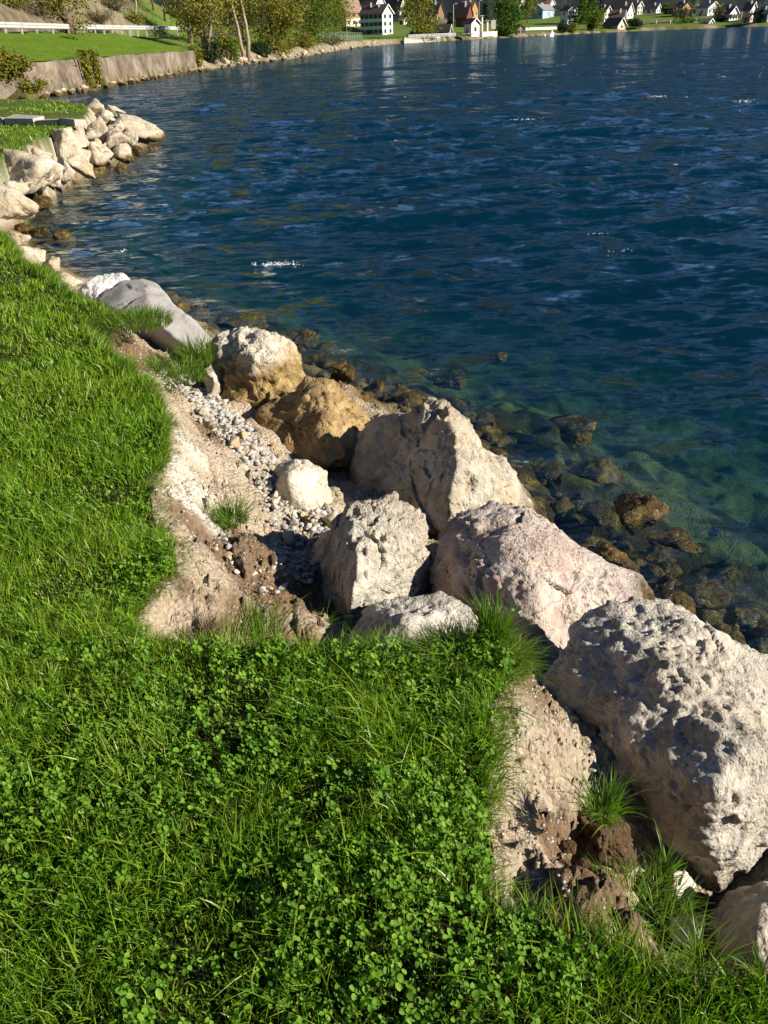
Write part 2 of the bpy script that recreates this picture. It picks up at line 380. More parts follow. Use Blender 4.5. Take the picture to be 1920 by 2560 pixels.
# ================================================================== WATER
waz = np.radians(np.concatenate([np.linspace(-80, -42, 20)[:-1], np.linspace(-42, 42, 370), np.linspace(42, 100, 26)[1:]]))
wr = np.concatenate([[.9], np.exp(np.linspace(math.log(1.4), math.log(14), 230))[:-1], np.exp(np.linspace(math.log(14), math.log(220), 300))[:-1], np.exp(np.linspace(math.log(220), math.log(900), 60))])
WR, WA = np.meshgrid(wr, waz, indexing='ij')
X = (WR * np.sin(WA)).ravel(); Y = (WR * np.cos(WA)).ravel(); R_ = WR.ravel()
dr = np.gradient(wr)[:, None] * np.ones((1, len(waz))); dr = dr.ravel()
dwv, _, _ = seg_dist(np.c_[X, Y], WLN); lk = inside(np.c_[X, Y], WLN)
shal = np.where(lk, .30 + .70 * sstep(dwv, 0, 5), .25)
gust = .75 + .5 * fbm(np.c_[X * .08, Y * .15, 0 * X], 3, 77)
wz = np.zeros_like(X); wx = np.zeros_like(X); wy = np.zeros_like(X)
wg = np.random.default_rng(5)
for i in range(110):
    lam = math.exp(wg.uniform(math.log(.22), math.log(6.0))); th = math.radians(-100 + wg.normal(0, 26)); ph = wg.uniform(0, 6.28)
    am = (.0125 if lam < 1.2 else .0095) * lam * wg.uniform(.5, 1.2) * (1.0 if lam < 1.5 else (1.5 / lam) ** 1.3)
    kx, ky = math.cos(th) * 6.2832 / lam, math.sin(th) * 6.2832 / lam
    a = am * sstep(lam / dr, 2.5, 6.0) * shal * gust
    ar = kx * X + ky * Y + ph; sn, cs = np.sin(ar), np.cos(ar)
    wz += a * cs; wx -= .8 * a * math.cos(th) * sn; wy -= .8 * a * math.sin(th) * sn
WV = np.c_[X + wx, Y + wy, WATER_Z + wz]
def water_z(x, y):
    d = (X - x) ** 2 + (Y - y) ** 2; return WATER_Z + wz[np.argmin(d)]
nw, ma = len(wr), len(waz); widx = np.arange(nw * ma).reshape(nw, ma)
wq = np.stack([widx[:-1, :-1], widx[1:, :-1], widx[1:, 1:], widx[:-1, 1:]], -1).reshape(-1, 4)[:, ::-1]
per = np.concatenate([widx[0, :], widx[1:, -1], widx[-1, -2::-1], widx[-2:0:-1, 0]])
nv = len(WV); low = WV[per].copy(); low[:, 2] = -14
np_ = len(per); li = nv + np.arange(np_); nx = np.roll(np.arange(np_), -1)
sides = np.stack([per, per[nx], li[nx], li], -1)
wm_ = mesh_np('water', np.r_[WV, low], [wq, sides, li[None, ::-1]], True)
k = NM('water_mat'); co = k.co()
mp = k.n('Mapping', Vector=co); mp.inputs['Scale'].default_value = (.45, 1.0, 1.0)
n1 = k.noise(mp, 1.1, 5, .62); n2 = k.noise(mp, 9.0, 4, .6)

def slopes(vec, scale, ax, ay, base):
    nd = k.n('TexNoise', Vector=vec, Scale=scale, Detail=4.0, Roughness=.62); a_ = k.n('VectorMath', _operation='SUBTRACT', i0=nd.outputs['Color'], i1=(.5, .5, .5))
    b_ = k.n('VectorMath', _operation='MULTIPLY', i0=a_, i1=(ax, ay, 0)); return k.n('VectorMath', _operation='ADD', i0=base, i1=b_)
s1 = slopes(mp, 2.5, 1.3, 2.5, k.n('NewGeometry').outputs['Normal']); s2 = slopes(mp, 10.0, 1.3, 1.7, s1); b2 = k.n('VectorMath', _operation='NORMALIZE', i0=s2).outputs[0]
fa_ = k.n('LayerWeight', Blend=.5, Normal=b2).outputs['Facing']; fr_ = k.math('ADD', .02, k.math('MULTIPLY', .98, k.math('POWER', fa_, 5.0)))
gl = k.n('BsdfGlossy', Color=(.85, .93, 1.0), Roughness=.07, Normal=b2)
tr = k.n('BsdfTransparent', Color=(.93, .98, .97))
surf = k.n('MixShader', i0=fr_, i1=tr, i2=gl)
ab = k.n('VolumeAbsorption', Color=(.30, .56, .52), Density=.80)
sc = k.n('VolumeScatter', Color=(.012, .29, .72), Density=.078)
vol = k.n('AddShader', i0=ab, i1=sc)
k.t.links.new(vol.outputs[0], k.out.inputs['Volume'])
tag(obj('water', wm_, k.done(surf)), kind='structure')
# ================================================================== ROCKS
_ico = {}
def ico(n):
    if n not in _ico:
        bm = bmesh.new(); bmesh.ops.create_icosphere(bm, subdivisions=n, radius=1.0)
        v = np.array([x.co[:] for x in bm.verts]); v /= np.linalg.norm(v, axis=1)[:, None]
        f = np.array([[x.index for x in p.verts] for p in bm.faces]); bm.free(); _ico[n] = (v, f)
    return _ico[n]
def hull_planes(pts, c):
    bm = bmesh.new()
    for p in pts: bm.verts.new([float(x) for x in p])
    r = bmesh.ops.convex_hull(bm, input=bm.verts); bm.faces.ensure_lookup_table(); bm.normal_update()
    pl = []
    for f in bm.faces:
        nn = np.array(f.normal[:]); h = float(np.dot(np.array(f.verts[0].co[:]) - c, nn))
        if h < 0: nn, h = -nn, -h
        a = f.calc_area()
        for q in pl:
            if np.dot(q[0], nn) > .985: q[1] = max(q[1], h) ; break
        else: pl.append([nn, max(h, 1e-3)])
    bm.free(); return np.array([q[0] for q in pl]), np.array([q[1] for q in pl])
def rock_mesh(name, pts, sub=5, p=14, chip=.035, lump=.05, rough=.015, clast=0.0, cscale=14.0, pit=0.0, pscale=9.0, seed=0, pivot=None):
    """a boulder grown from its corners: planar faces, worn edges, lumps, pebbles standing proud and pits"""
    pts = np.array(pts, float); c = pts.mean(0); N, H = hull_planes(pts, c)
    p = p * 2.4; ext = pts.max(0) - pts.min(0); e = ext / ext.max(); D, Fc = ico(sub); D = D * e; D = D / np.linalg.norm(D, axis=1)[:, None]
    q = np.maximum(D @ N.T, 0) / H; r = 1.0 / np.power(np.power(q, p).sum(1), 1.0 / p)
    V = D * r[:, None]; size = float(np.cbrt(ext.prod())); sd = seed * 7.1
    P = V + sd
    disp = lump * size * fbm(P / size * 1.8, 3, 60 + seed) + rough * size * fbm(P / size * 7, 4, 80 + seed)
    w_ = P / size * 3.0; w_ = w_ + .25 * np.stack([vnoise(w_ * 1.7, 7), vnoise(w_ * 1.7, 8), vnoise(w_ * 1.7, 9)], 1)
    disp = disp + chip * size * facet(w_, 40 + seed) + chip * .45 * size * facet(w_ * 2.7, 50 + seed)
    cr = np.full(len(V), .5)
    if clast > 0:
        w_ = P * cscale; w_ = w_ + .35 * np.stack([vnoise(w_ * .8, 3), vnoise(w_ * .8, 4), vnoise(w_ * .8, 5)], 1)
        d1, d2, cr = worley(w_, 90 + seed); msk = sstep(fbm(P / size * 2.2, 2, 15 + seed), -.45, .25)
        disp = disp + clast / cscale * np.clip(d2 - d1, 0, .6) * msk * np.where(cr > .3, 1, -.6)
        d1b, d2b, _ = worley(P * cscale * 2.6, 190 + seed); disp = disp + clast * .45 / (cscale * 2.6) * np.clip(d2b - d1b, 0, .6)
    if pit > 0:
        w_ = P * pscale; w_ = w_ + .5 * np.stack([vnoise(w_ * 1.3, 17), vnoise(w_ * 1.3, 18), vnoise(w_ * 1.3, 19)], 1) + .2 * np.stack([vnoise(w_ * 4, 27), vnoise(w_ * 4, 28), vnoise(w_ * 4, 29)], 1)
        d1, d2, c2 = worley(w_, 130 + seed); msk = sstep(fbm(P / size * 2.5, 2, 25 + seed), -.2, .3) * (c2 > .35)
        disp = disp - pit / pscale * np.clip(.52 - d1, 0, .5) * 1.6 * msk
        d1, d2, c2 = worley(w_ * 2.3, 140 + seed); disp = disp - pit / (pscale * 2.3) * np.clip(.5 - d1, 0, .5) * 1.5 * msk
    V = V + D * disp[:, None]
    W = V + c
    if pivot is None: pivot = np.array([c[0], c[1], W[:, 2].min()])
    me = mesh_np(name, W - pivot, [Fc], True)
    a = me.attributes.new('clast', 'FLOAT', 'POINT'); a.data.foreach_set('value', cr.astype(np.float32))
    return me, pivot

def rockmat(name, pale, mid, dark, stain=None, clastcol=None, wet_z=-.86, bump=.6, speck=40.0, stain_amt=.5, pitty=.8, algcol=None):
    """limestone and conglomerate: patches, embedded pebbles, brown staining and algae where the lake wets it"""
    k = NM(name); g = k.n('NewGeometry').outputs['Position']; co = g
    f = k.noise(co, 3.2, 6, .62); f2 = k.noise(co, speck, 6, .7); f3 = k.noise(co, 8.0, 4, .6, .6)
    c = k.ramp(f, [(.28, dark), (.45, mid), (.62, pale)])
    c = k.mix(.85, c, k.ramp(f2, [(.3, .55), (.5, 1.0), (.7, 1.3)]), 'MULTIPLY')
    if clastcol:
        cc = k.ramp(k.attr('clast').outputs['Fac'], [(0, clastcol[0]), (.35, clastcol[1]), (.65, clastcol[2]), (.95, clastcol[3])])
        c = k.mix(k.ramp(f3, [(.3, .5), (.6, .95)]), c, k.mix(.85, c, cc))
    if stain:
        c = k.mix(k.math('MULTIPLY', k.ramp(k.noise(co, 2.1, 5, .6, .4), [(.44, 0), (.6, 1)]), stain_amt), c, stain)
    z = k.n('SeparateXYZ', Vector=g).outputs[2]
    zz = k.math('ADD', z, k.math('MULTIPLY', f3, .22))
    wet = k.ramp(k.math('MULTIPLY', k.math('SUBTRACT', wet_z + .21, zz), 6.0), [(0, 0), (.75, 1)])
    alg = k.ramp(k.noise(co, 11, 5, .65), algcol or [(.3, (.018, .012, .005)), (.52, (.085, .052, .012)), (.72, (.22, .15, .035))])
    c = k.mix(wet, c, alg)
    ro = k.n('MapRange', i0=wet); ro.inputs[3].default_value = .9; ro.inputs[4].default_value = .3
    vp = k.n('TexVoronoi', Vector=k.mix(.10, co, k.n('TexNoise', Vector=co, Scale=9.0).outputs['Color']), Scale=26.0).outputs['Distance']; vq = k.n('TexVoronoi', Vector=co, Scale=75.0).outputs['Distance']
    pits = k.math('ADD', k.math('MULTIPLY', k.ramp(vp, [(.0, 0), (.45, 1)]), pitty), k.math('MULTIPLY', k.ramp(vq, [(0, 0), (.5, 1)]), pitty * .5))
    h = k.math('ADD', k.math('ADD', f2, pits), k.math('ADD', k.math('MULTIPLY', f3, .8), k.math('MULTIPLY', k.noise(co, 130, 4, .7), .4)))
    return k.done(k.pbr(c, ro.outputs[0], k.bump(k.math('MULTIPLY', h, k.ramp(k.noise(co, 4.5, 3, .5), [(.35, .35), (.6, 1.0)])), min(1, bump * 1.3), .02), .25))
PINKC = ((.34, .21, .19), (.60, .50, .44), (.42, .39, .38), (.62, .52, .42))
GREYC = ((.42, .38, .32), (.62, .57, .49), (.30, .29, .27), (.54, .46, .36))
OCHRC = ((.32, .21, .09), (.50, .38, .20), (.25, .16, .07), (.46, .33, .16))
RM = dict(
    big=rockmat('stone_pitted_grey', (.57, .525, .455), (.49, .45, .39), (.36, .33, .285), (.41, .34, .25), GREYC, bump=.7),
    pink=rockmat('stone_pink_conglomerate', (.60, .54, .475), (.51, .435, .38), (.36, .285, .25), (.37, .25, .19), PINKC, bump=.75, stain_amt=.35),
    pyr=rockmat('stone_tan_conglomerate', (.50, .45, .37), (.40, .35, .27), (.27, .22, .15), (.36, .26, .13), GREYC, bump=.7),
    pitted=rockmat('stone_honeycomb', (.52, .49, .40), (.44, .41, .33), (.32, .29, .23), (.33, .25, .17), GREYC, bump=.85, stain_amt=.4),
    ochre=rockmat('stone_ochre', (.38, .265, .13), (.29, .19, .085), (.17, .10, .045), (.22, .13, .05), OCHRC, bump=.8, wet_z=-.90),
    white=rockmat('stone_white', (.64, .59, .50), (.56, .50, .41), (.42, .36, .28), (.40, .31, .18), None, bump=.6, stain_amt=.35),
    chalk=rockmat('stone_chalk', (.72, .71, .69), (.66, .65, .62), (.5, .5, .5), None, None, bump=.7),
    slab=rockmat('stone_smooth_grey', pitty=.05, *[(.36, .34, .33), (.32, .305, .295), (.26, .25, .24), (.29, .265, .24), None], bump=.2, speck=90, stain_amt=.3),
    twotone=rockmat('stone_white_over_ochre', (.74, .70, .61), (.66, .60, .50), (.46, .38, .27), (.40, .29, .13), GREYC, bump=.75, wet_z=-.37, stain_amt=.3, algcol=[(.3, (.13, .08, .03)), (.5, (.30, .20, .08)), (.7, (.48, .37, .18))]),
    pale=rockmat('stone_pale_bank', (.55, .49, .395), (.46, .39, .30), (.31, .25, .18), (.38, .29, .17), None, bump=.6, speck=14, wet_z=-.80),
    chipstone=rockmat('stone_clean_cream', (.62, .57, .48), (.56, .50, .41), (.48, .42, .33), (.48, .40, .28), None, bump=.25, speck=60, stain_amt=.2, pitty=.1),
    algae=rockmat('stone_algae', (.22, .15, .04), (.12, .08, .02), (.03, .02, .008), (.06, .035, .01), None, bump=.8, wet_z=-.7),
)
def boulder(name, label, corners, mat, extra=(), cat='boulder', group=None, **kw):
    pts = [aty(*c) for c in corners] + [np.array(e, float) for e in extra]
    me, pv = rock_mesh(name, pts, **kw)
    return tag(obj(name, me, RM[mat], loc=pv), label, cat, group)

boulder('boulder', 'huge pitted pale grey boulder cut off by the photo edge beside the grassy hollow',
    [(1165,1490,2.12),(1230,1400,2.25),(1300,1330,2.38),(1380,1300,2.45),(1480,1308,2.45),(1600,1380,2.4),(1720,1455,2.3),(1850,1600,2.1),(1800,1790,1.75),(1659,1870,1.62),(1560,1962,1.55),(1500,1905,1.58),(1430,1835,1.62),
     (1300,1650,1.85),(1222,1565,2.0),(1545,1720,1.46),(1420,1480,1.93),(1640,1620,1.60),(1480,1580,1.70)], 'big',
    [(.95,2.5,-1.2),(1.5,2.6,-1.2),(1.6,1.9,-1.2),(1.05,1.75,-1.1)], sub=7, p=16, lump=.035, rough=.03, chip=.022, clast=.75, cscale=30, pit=.32, pscale=11, seed=1)
boulder('boulder', 'pink conglomerate boulder studded with pebbles, sloping down into the lake',
    [(928,1215,3.15),(952,1135,3.35),(1020,1100,3.42),(1085,1095,3.42),(1180,1145,3.37),(1280,1190,3.37),(1400,1258,3.32),(1436,1310,3.2),(1340,1335,2.95),(1260,1375,2.75),(1195,1430,2.55),(1125,1395,2.6),(1065,1330,2.75),(1000,1312,2.85),(932,1262,3.0),
     (1080,1180,3.0),(1130,1290,2.66),(1250,1260,2.83),(1000,1200,3.0)], 'pink', [(.5,3.4,-1.2),(1.3,3.5,-1.3),(1.25,3.0,-1.3),(.75,2.7,-1.0),(.35,3.1,-1)],
    sub=7, p=14, lump=.06, rough=.022, chip=.028, clast=.85, cscale=15, pit=.6, pscale=9, seed=2)
boulder('boulder', 'tall pyramid shaped tan boulder with a shaded face and a sunlit ridge',
    [(850,882,4.6),(900,864,4.5),(962,866,4.4),(1040,952,4.45),(1120,1042,4.45),(1186,1105,4.32),(1182,1134,4.2),(1080,1132,3.95),(968,1150,3.62),(860,1125,3.98),(752,1076,4.5),(747,1020,4.72),(770,955,4.8),(800,897,4.8),
     (982,935,3.98),(976,1050,3.70)], 'pyr', [(.1,4.9,-1.2),(.9,4.9,-1.3),(1.1,4.4,-1.3),(-.1,4.5,-1.0),(.35,3.85,-1)], sub=7, p=20, lump=.035, rough=.016, clast=.30, cscale=16, pit=.35, pscale=10, seed=3)
boulder('boulder', 'honeycombed grey green boulder in front of the pyramid shaped boulder',
    [(768,1085,3.12),(850,1058,3.18),(902,1082,3.18),(926,1135,3.12),(908,1192,2.97),(872,1245,2.87),(810,1310,2.7),(756,1348,2.60),(686,1335,2.95),(643,1288,3.2),(643,1225,3.35),(695,1148,3.4),(800,1130,2.92),(790,1170,2.76),(766,1262,2.58)], 'pitted',
    [(-.45,3.2,-.9),(.2,3.25,-.9),(.12,2.9,-.9),(-.2,2.75,-.8)], sub=7, p=14, lump=.05, rough=.025, clast=.5, cscale=24, pit=1.0, pscale=14, seed=4)
boulder('boulder', 'low pale boulder half covered by the grass tuft at the lawn lip',
    [(746,1390,2.45),(788,1312,2.56),(860,1288,2.62),(950,1282,2.62),(1034,1325,2.52),(1030,1390,2.35),(930,1415,2.25),(800,1420,2.3),(880,1340,2.33)], 'big',
    [(-.1,2.7,-.8),(.35,2.7,-.8),(.3,2.3,-.7),(-.05,2.4,-.7)], sub=5, p=12, lump=.05, rough=.02, clast=.3, cscale=22, pit=.5, pscale=14, seed=5)
boulder('boulder', 'small cream white boulder with yellow streak beside the pebbles',
    [(552,1060,3.9),(600,1002,3.98),(660,982,3.98),(702,1020,3.92),(697,1072,3.75),(655,1100,3.65),(590,1090,3.68),(622,1030,3.68)], 'white',
    [(-.6,4.0,-.9),(-.3,4.0,-.9),(-.35,3.8,-.9),(-.55,3.8,-.9)], sub=5, p=14, lump=.06, rough=.02, clast=.25, cscale=20, seed=6)
boulder('boulder', 'rusty ochre boulder lying in the shadow of the pyramid shaped boulder',
    [(552,905,5.0),(588,865,5.1),(648,825,5.15),(700,814,5.15),(762,855,5.15),(808,890,5.05),(802,928,4.85),(765,985,4.7),(680,1000,4.6),(600,970,4.7),(562,945,4.85),(700,895,4.72)], 'ochre',
    [(-.9,5.1,-1.1),(0,5.2,-1.1),(-.1,4.9,-1.1),(-.6,4.8,-1.0)], sub=6, p=12, lump=.06, rough=.028, clast=.4, cscale=16, pit=.4, pscale=9, seed=7)
boulder('boulder', 'crumbly boulder, white on top and ochre below, at the water edge',
    [(446,748,5.55),(490,700,5.6),(548,696,5.65),(584,718,5.65),(634,742,5.7),(670,830,5.6),(600,856,5.3),(560,872,5.2),(508,856,5.25),(456,815,5.42),(545,775,5.2),(610,780,5.35)], 'twotone',
    [(-1.35,5.8,-.9),(-.7,5.9,-1.1),(-.5,5.7,-1.1),(-1.1,5.4,-.8)], sub=6, p=12, lump=.07, rough=.03, clast=.6, cscale=14, pit=.5, pscale=9, seed=8)
boulder('boulder', 'smooth grey slab shaped boulder leaning behind the dark grass tuft',
    [(200,645,6.6),(262,606,6.75),(310,595,6.8),(340,606,6.75),(402,675,6.35),(456,738,5.95),(412,757,5.7),(345,700,5.9),(230,662,6.25),(318,640,6.25)], 'slab',
    [(-2.4,7.0,-.8),(-1.6,7.2,-1.1),(-1.1,6.3,-1.0),(-1.5,5.9,-.7)], sub=6, p=40, lump=.015, rough=.006, chip=.016, seed=9)
boulder('boulder', 'chalk white rock peeping out behind the smooth grey slab',
    [(186,645,7.2),(195,612,7.3),(228,598,7.4),(268,600,7.4),(262,640,7.2),(215,655,7.0)], 'chalk', [(-2.9,7.6,-.9),(-2.2,7.7,-.9),(-2.4,7.2,-.8)], sub=5, p=14, lump=.07, rough=.03, clast=.5, cscale=14, seed=10)
boulder('boulder', 'grey white boulder cut off at the lower corner of the photo',
    [(1552,2010,1.33),(1596,1940,1.42),(1659,1905,1.46),(1760,1930,1.5),(1830,2040,1.3),(1780,2130,1.15),(1640,2115,1.15),(1570,2070,1.22),(1640,2010,1.22)], 'big',
    [(1.0,1.6,-1.0),(1.5,1.5,-1),(1.4,1.2,-1),(1.0,1.3,-1)], sub=5, p=14, lump=.05, rough=.016, clast=.25, cscale=24, pit=.3, pscale=14, seed=11)
boulder('stone', 'angular cream stone wedged upright between the hollow and the huge boulder',
    [(1450,1885,1.55),(1476,1872,1.58),(1502,1922,1.55),(1494,1968,1.5),(1462,1945,1.48),(1452,1915,1.47)], 'chipstone', [(.87,1.6,-.7),(.95,1.55,-.75),(.86,1.5,-.75)], 'stone', sub=4, p=24, lump=.02, rough=.008, chip=.02, seed=12)
boulder('stone', 'small cream stone under the upright angular one',
    [(1448,1990,1.42),(1480,1985,1.43),(1496,2030,1.37),(1462,2045,1.33),(1445,2020,1.36)], 'chipstone', [(.83,1.42,-.7),(.92,1.42,-.7),(.88,1.33,-.7)], 'stone', sub=4, p=24, lump=.03, rough=.01, chip=.03, seed=13)
boulder('stone', 'flat cream stone poking out of the lawn edge above the pebbles',
    [(280,808,4.55),(306,793,4.65),(346,816,4.7),(343,856,4.45),(312,842,4.4),(325,825,4.4)], 'pale', [(-1.5,4.75,-.5),(-1.25,4.75,-.5),(-1.25,4.5,-.6)], 'stone', sub=4, p=18, lump=.03, rough=.01, seed=14)
boulder('stone', 'bone pale stone between the two small tufts of the bare patch',
    [(440,800,5.3),(455,782,5.4),(475,800,5.4),(465,822,5.2)], 'pale', [(-1.25,5.4,-.5),(-1.1,5.4,-.6),(-1.2,5.2,-.6)], 'stone', sub=4, p=14, lump=.05, rough=.02, seed=15)

# rocks whose corners are not told apart: an irregular hull of a given size, seated by its middle pixel
def blob_pts(c, sx, sy, sz, seed, n=14, tilt=0.0):
    g = np.random.default_rng(seed); d = g.normal(size=(n, 3)); d /= np.linalg.norm(d, axis=1)[:, None]
    d *= g.uniform(.8, 1.08, (n, 1)); P = d * np.array([sx, sy, sz]) * .5
    ca, sa = math.cos(tilt), math.sin(tilt); x, z = P[:, 0].copy(), P[:, 2].copy(); P[:, 0] = ca * x - sa * z; P[:, 2] = sa * x + ca * z
    return P + np.array(c)
def blob(name, label, px, py, z, wpx, hpx, mat, seed, cat='rock', group=None, depth=1.0, tilt=0.0, sub=4, src=True, npt=9, **kw):
    s = SRC if src else 1.0
    c = atz(px * s, py * s, z); L = np.linalg.norm(c - CAM) / F
    sx, sz = wpx * s * L, hpx * s * L * 1.08
    me, pv = rock_mesh(name, blob_pts(c + np.array([0, sx * .15, 0]), sx, sx * depth, sz, seed, npt, tilt), sub=sub, seed=seed % 40, **kw)
    return tag(obj(name, me, RM[mat], loc=pv), label, cat, group)
KW = dict(p=18, lump=.035, rough=.03, chip=.06)
PEN = [(62,440,165,125,'pale',-.35,'broad cream boulder with smooth front, lowest of the pale rocks on the point'), (12,535,110,150,'pale',-.5,'bright cream boulder at the left photo edge above the cove'),
       (112,425,70,90,'pale',-.4,'cream boulder next to the broad smooth one on the point'), (150,415,60,80,'pale',-.45,'slanting pale boulder in the middle of the rocky point'),
       (185,425,75,60,'pale',-.55,'flat pink cream boulder just above the brown wet wedge'), (165,362,90,70,'pale',-.2,'upper cream boulder under the kerb slabs of the point'),
       (222,335,80,90,'pale',-.3,'tall cream boulder below the last kerb slab'), (270,340,85,85,'pale',-.35,'large smooth cream boulder in the outer part of the point'),
       (322,352,45,45,'pale',-.5,'small cream boulder in front of the long slab of the point'), (245,388,70,55,'pale',-.6,'pale grey rounded rock low on the point'),
       (306,386,62,45,'pale',-.75,'grey rock with a dark gap beside it near the waterline of the point'), (240,282,95,65,'pale',-.25,'cream boulder at the far top of the point'),
       (262,300,60,45,'pale',-.35,'shadowed boulder between the top one and the long slab'), (330,318,125,52,'pale',-.5,'long flat slab pointing out to the lake at the tip'),
       (195,380,60,60,'pale',-.4,'cream rock filling the gap in the middle of the point'), (90,380,80,50,'pale',-.15,'cream rock below the grass corner of the point'), (290,285,50,40,'pale',-.45,'pale rock on the far side of the point')]
for i, (a, b, w_, h_, mt_, z_, lb) in enumerate(PEN):
    blob('boulder', lb, a, b, z_, w_ * 1.12, h_ * .98, mt_, 100 + i, 'boulder', None, 1.1, random.uniform(-.4, .1), **KW)
g = random.Random(17)
for i in range(34):
    u = i / 33; a = 35 + 270 * u + g.uniform(-12, 12); b = 470 - 150 * u ** .8 + g.uniform(-55, 25) * (1 - .5 * u); s_ = g.uniform(26, 55) * (1 - .3 * u)
    blob('boulder', 'smaller angular cream rock filling in between the boulders of the point', a, b, -.45, s_ * 1.3, s_, 'pale', 700 + i, 'boulder', 'smaller rocks of the point', 1.0, g.uniform(-.5, .3), 3, **KW)
WETS = [(100,515,95,42,'long yellow brown algae covered rock in the cove under the cream boulder'), (148,465,50,40,'brown wet rock wedge between cream boulders at the waterline'), (225,432,75,40,'brown triangular wet rock at the middle of the point'),
        (292,424,48,38,'brown wet rock lying off the point'), (338,380,34,36,'small ochre rock below the long slab'), (386,372,28,20,'outermost ochre rock off the tip of the point'), (352,350,60,30,'brown wet ledge under the long slab'),
        (180,455,50,28,'low ochre rock awash at the foot of the point'), (60,575,50,28,'dark brown rock at the back of the cove')]
for i, (a, b, w_, h_, lb) in enumerate(WETS):
    blob('wet_rock', lb, a, b, -.97, w_, h_, 'algae', 140 + i, 'rock', 'wet rocks along the point', .8, **KW)
SUBM = [(98,583,60,26,-1.02,'ochre rock awash in the cove, farther from the shore boulders'), (160,598,62,48,-1.06,'curved ochre rock under the surface in the cove'), (865,935,100,62,-.98,'ochre wet rock behind the rusty boulder'), (925,985,110,70,-1.05,'dark olive rock in the shade behind the rusty boulder'),
        (1010,1000,95,50,-1.1,'dim olive rock under water by the pyramid top'), (1430,1090,150,90,-1.16,'golden rock under water beyond the pyramid ridge'), (1240,1085,70,50,-1.2,'small golden rock under water beside the pyramid ridge'), (1590,1290,190,130,-1.0,'golden brown rock standing out of the shallows behind the pink boulder'),
        (1700,1370,140,100,-1.06,'brown sloping end of the golden rock in the shallows'), (1650,1480,120,90,-1.1,'dark brown rock between pink and huge boulders'), (1760,1500,150,90,-1.16,'amber rock under water above the huge boulder'), (1850,1570,130,90,-1.16,'amber rock under water near the photo edge'),
        (1250,895,60,26,-1.15,'pinkish stone under water out from the pyramid'), (1130,960,120,50,-1.25,'dark rock under water off the rusty boulder'), (620,815,130,40,-1.1,'brown rock awash behind the crumbly boulder'),
        (470,775,110,36,-1.1,'brown rock awash behind the grey slab'), (760,850,120,40,-1.1,'dark rock awash right of the crumbly boulder'), (1500,1200,160,80,-1.2,'brown rock under water before the golden rock'), (1540,1410,130,80,-1.05,'brown wet rock pressed against the pink boulder')]
for i, (a, b, w_, h_, z_, lb) in enumerate(SUBM):
    blob('lake_rock', lb, a, b, z_, w_, h_, 'algae', 180 + i, 'rock', 'rocks in the shallows', .9, sub=4, p=11, lump=.10, rough=.04)
CB = [(75, 640, 90, 55, -.25, 'pale rock at the corner of the near lawn'), (120, 668, 95, 45, -.3, 'cream rock along the lawn edge above the cove'), (165, 700, 80, 40, -.3, 'sand coloured rock ahead of the chalk white one'), (45, 605, 60, 45, -.5, 'grey rock at the inner corner of the cove')]
for i, (a, b, w_, h_, z_, lb) in enumerate(CB):
    blob('boulder', lb, a, b, z_, w_, h_, 'pale', 230 + i, 'boulder', None, .9, -.3, **KW)

# ------------------------------------------------------------------ pebbles
PV = []
for i in range(9):
    g = np.random.default_rng(300 + i); sx, sy, sz = 1, g.uniform(.65, .95), g.uniform(.4, .7)
    me, _ = rock_mesh('pebble', blob_pts((0, 0, 0), sx, sy, sz, 300 + i, 9), sub=3, p=7, chip=.05, lump=.04, rough=.02, seed=i, pivot=np.zeros(3)); PV.append(me)
def pebmat(name, stops):
    k = NM(name); r = k.n('ObjectInfo').outputs['Random']; c = k.ramp(r, stops)
    f = k.noise(k.co(), 5, 5, .6); c = k.mix(.6, c, k.ramp(f, [(.3, .7), (.7, 1.25)]), 'MULTIPLY')
    return k.done(k.pbr(c, .8, k.bump(f, .4, .02), .25))
PEBM = dict(grey=pebmat('pebble_grey', [(0, (.34, .33, .32)), (.5, (.46, .445, .42)), (1, (.27, .28, .29))]), pale=pebmat('pebble_pale', [(0, (.55, .5, .42)), (.5, (.48, .43, .35)), (1, (.60, .56, .5))]), tan=pebmat('pebble_tan', [(0, (.42, .32, .2)), (.6, (.36, .27, .18)), (1, (.46, .37, .26))]))
_pm = {(i, c): None for i in range(9) for c in PEBM}
for (i, c) in _pm:
    me = PV[i].copy(); me.materials.clear(); me.materials.append(PEBM[c]); _pm[(i, c)] = me
def pebble(x, y, s, colr, label, group, name='pebble', g=random, sink=.25):
    z = gz(x, y); o = bpy.data.objects.new(name, _pm[(g.randrange(9), colr)]); COL.objects.link(o)
    o.location = (x, y, z + s * .3 - s * sink * .5); o.scale = (s, s, s); o.rotation_euler = (g.uniform(-.4, .4), g.uniform(-.4, .4), g.uniform(0, 6.3)); tag(o, label, 'pebble', group); return o
def inpoly_px(poly, z, n, seed):
    P = np.array(pz(poly, z)); g = np.random.default_rng(seed); lo, hi = P.min(0), P.max(0); out = []
    while len(out) < n:
        q = g.uniform(lo, hi, (400, 2)); q = q[inside(q, P)]; out += q.tolist()
    return out[:n]
POCKET = [(345, 852), (380, 838), (440, 832), (500, 862), (530, 905), (600, 958), (598, 1000), (535, 1028), (485, 1010), (440, 950), (395, 915), (352, 885)]
taken = []
def scatter(poly, z, n, seed, smin, smax, label, group, cols, gap=.62):
    g = random.Random(seed); k_ = 0
    for x, y in inpoly_px(poly, z, n * 9, seed):
        s = smin + (smax - smin) * g.random() ** 2.2
        if any((x - a) ** 2 + (y - b) ** 2 < (gap * .5 * (s + t)) ** 2 * 1.9 for a, b, t in taken): continue
        cc = g.choice(cols); taken.append((x, y, s)); pebble(x, y, s, cc, label % cc, group + ', ' + cc, g=g); k_ += 1
        if k_ >= n: break
random.seed(8)
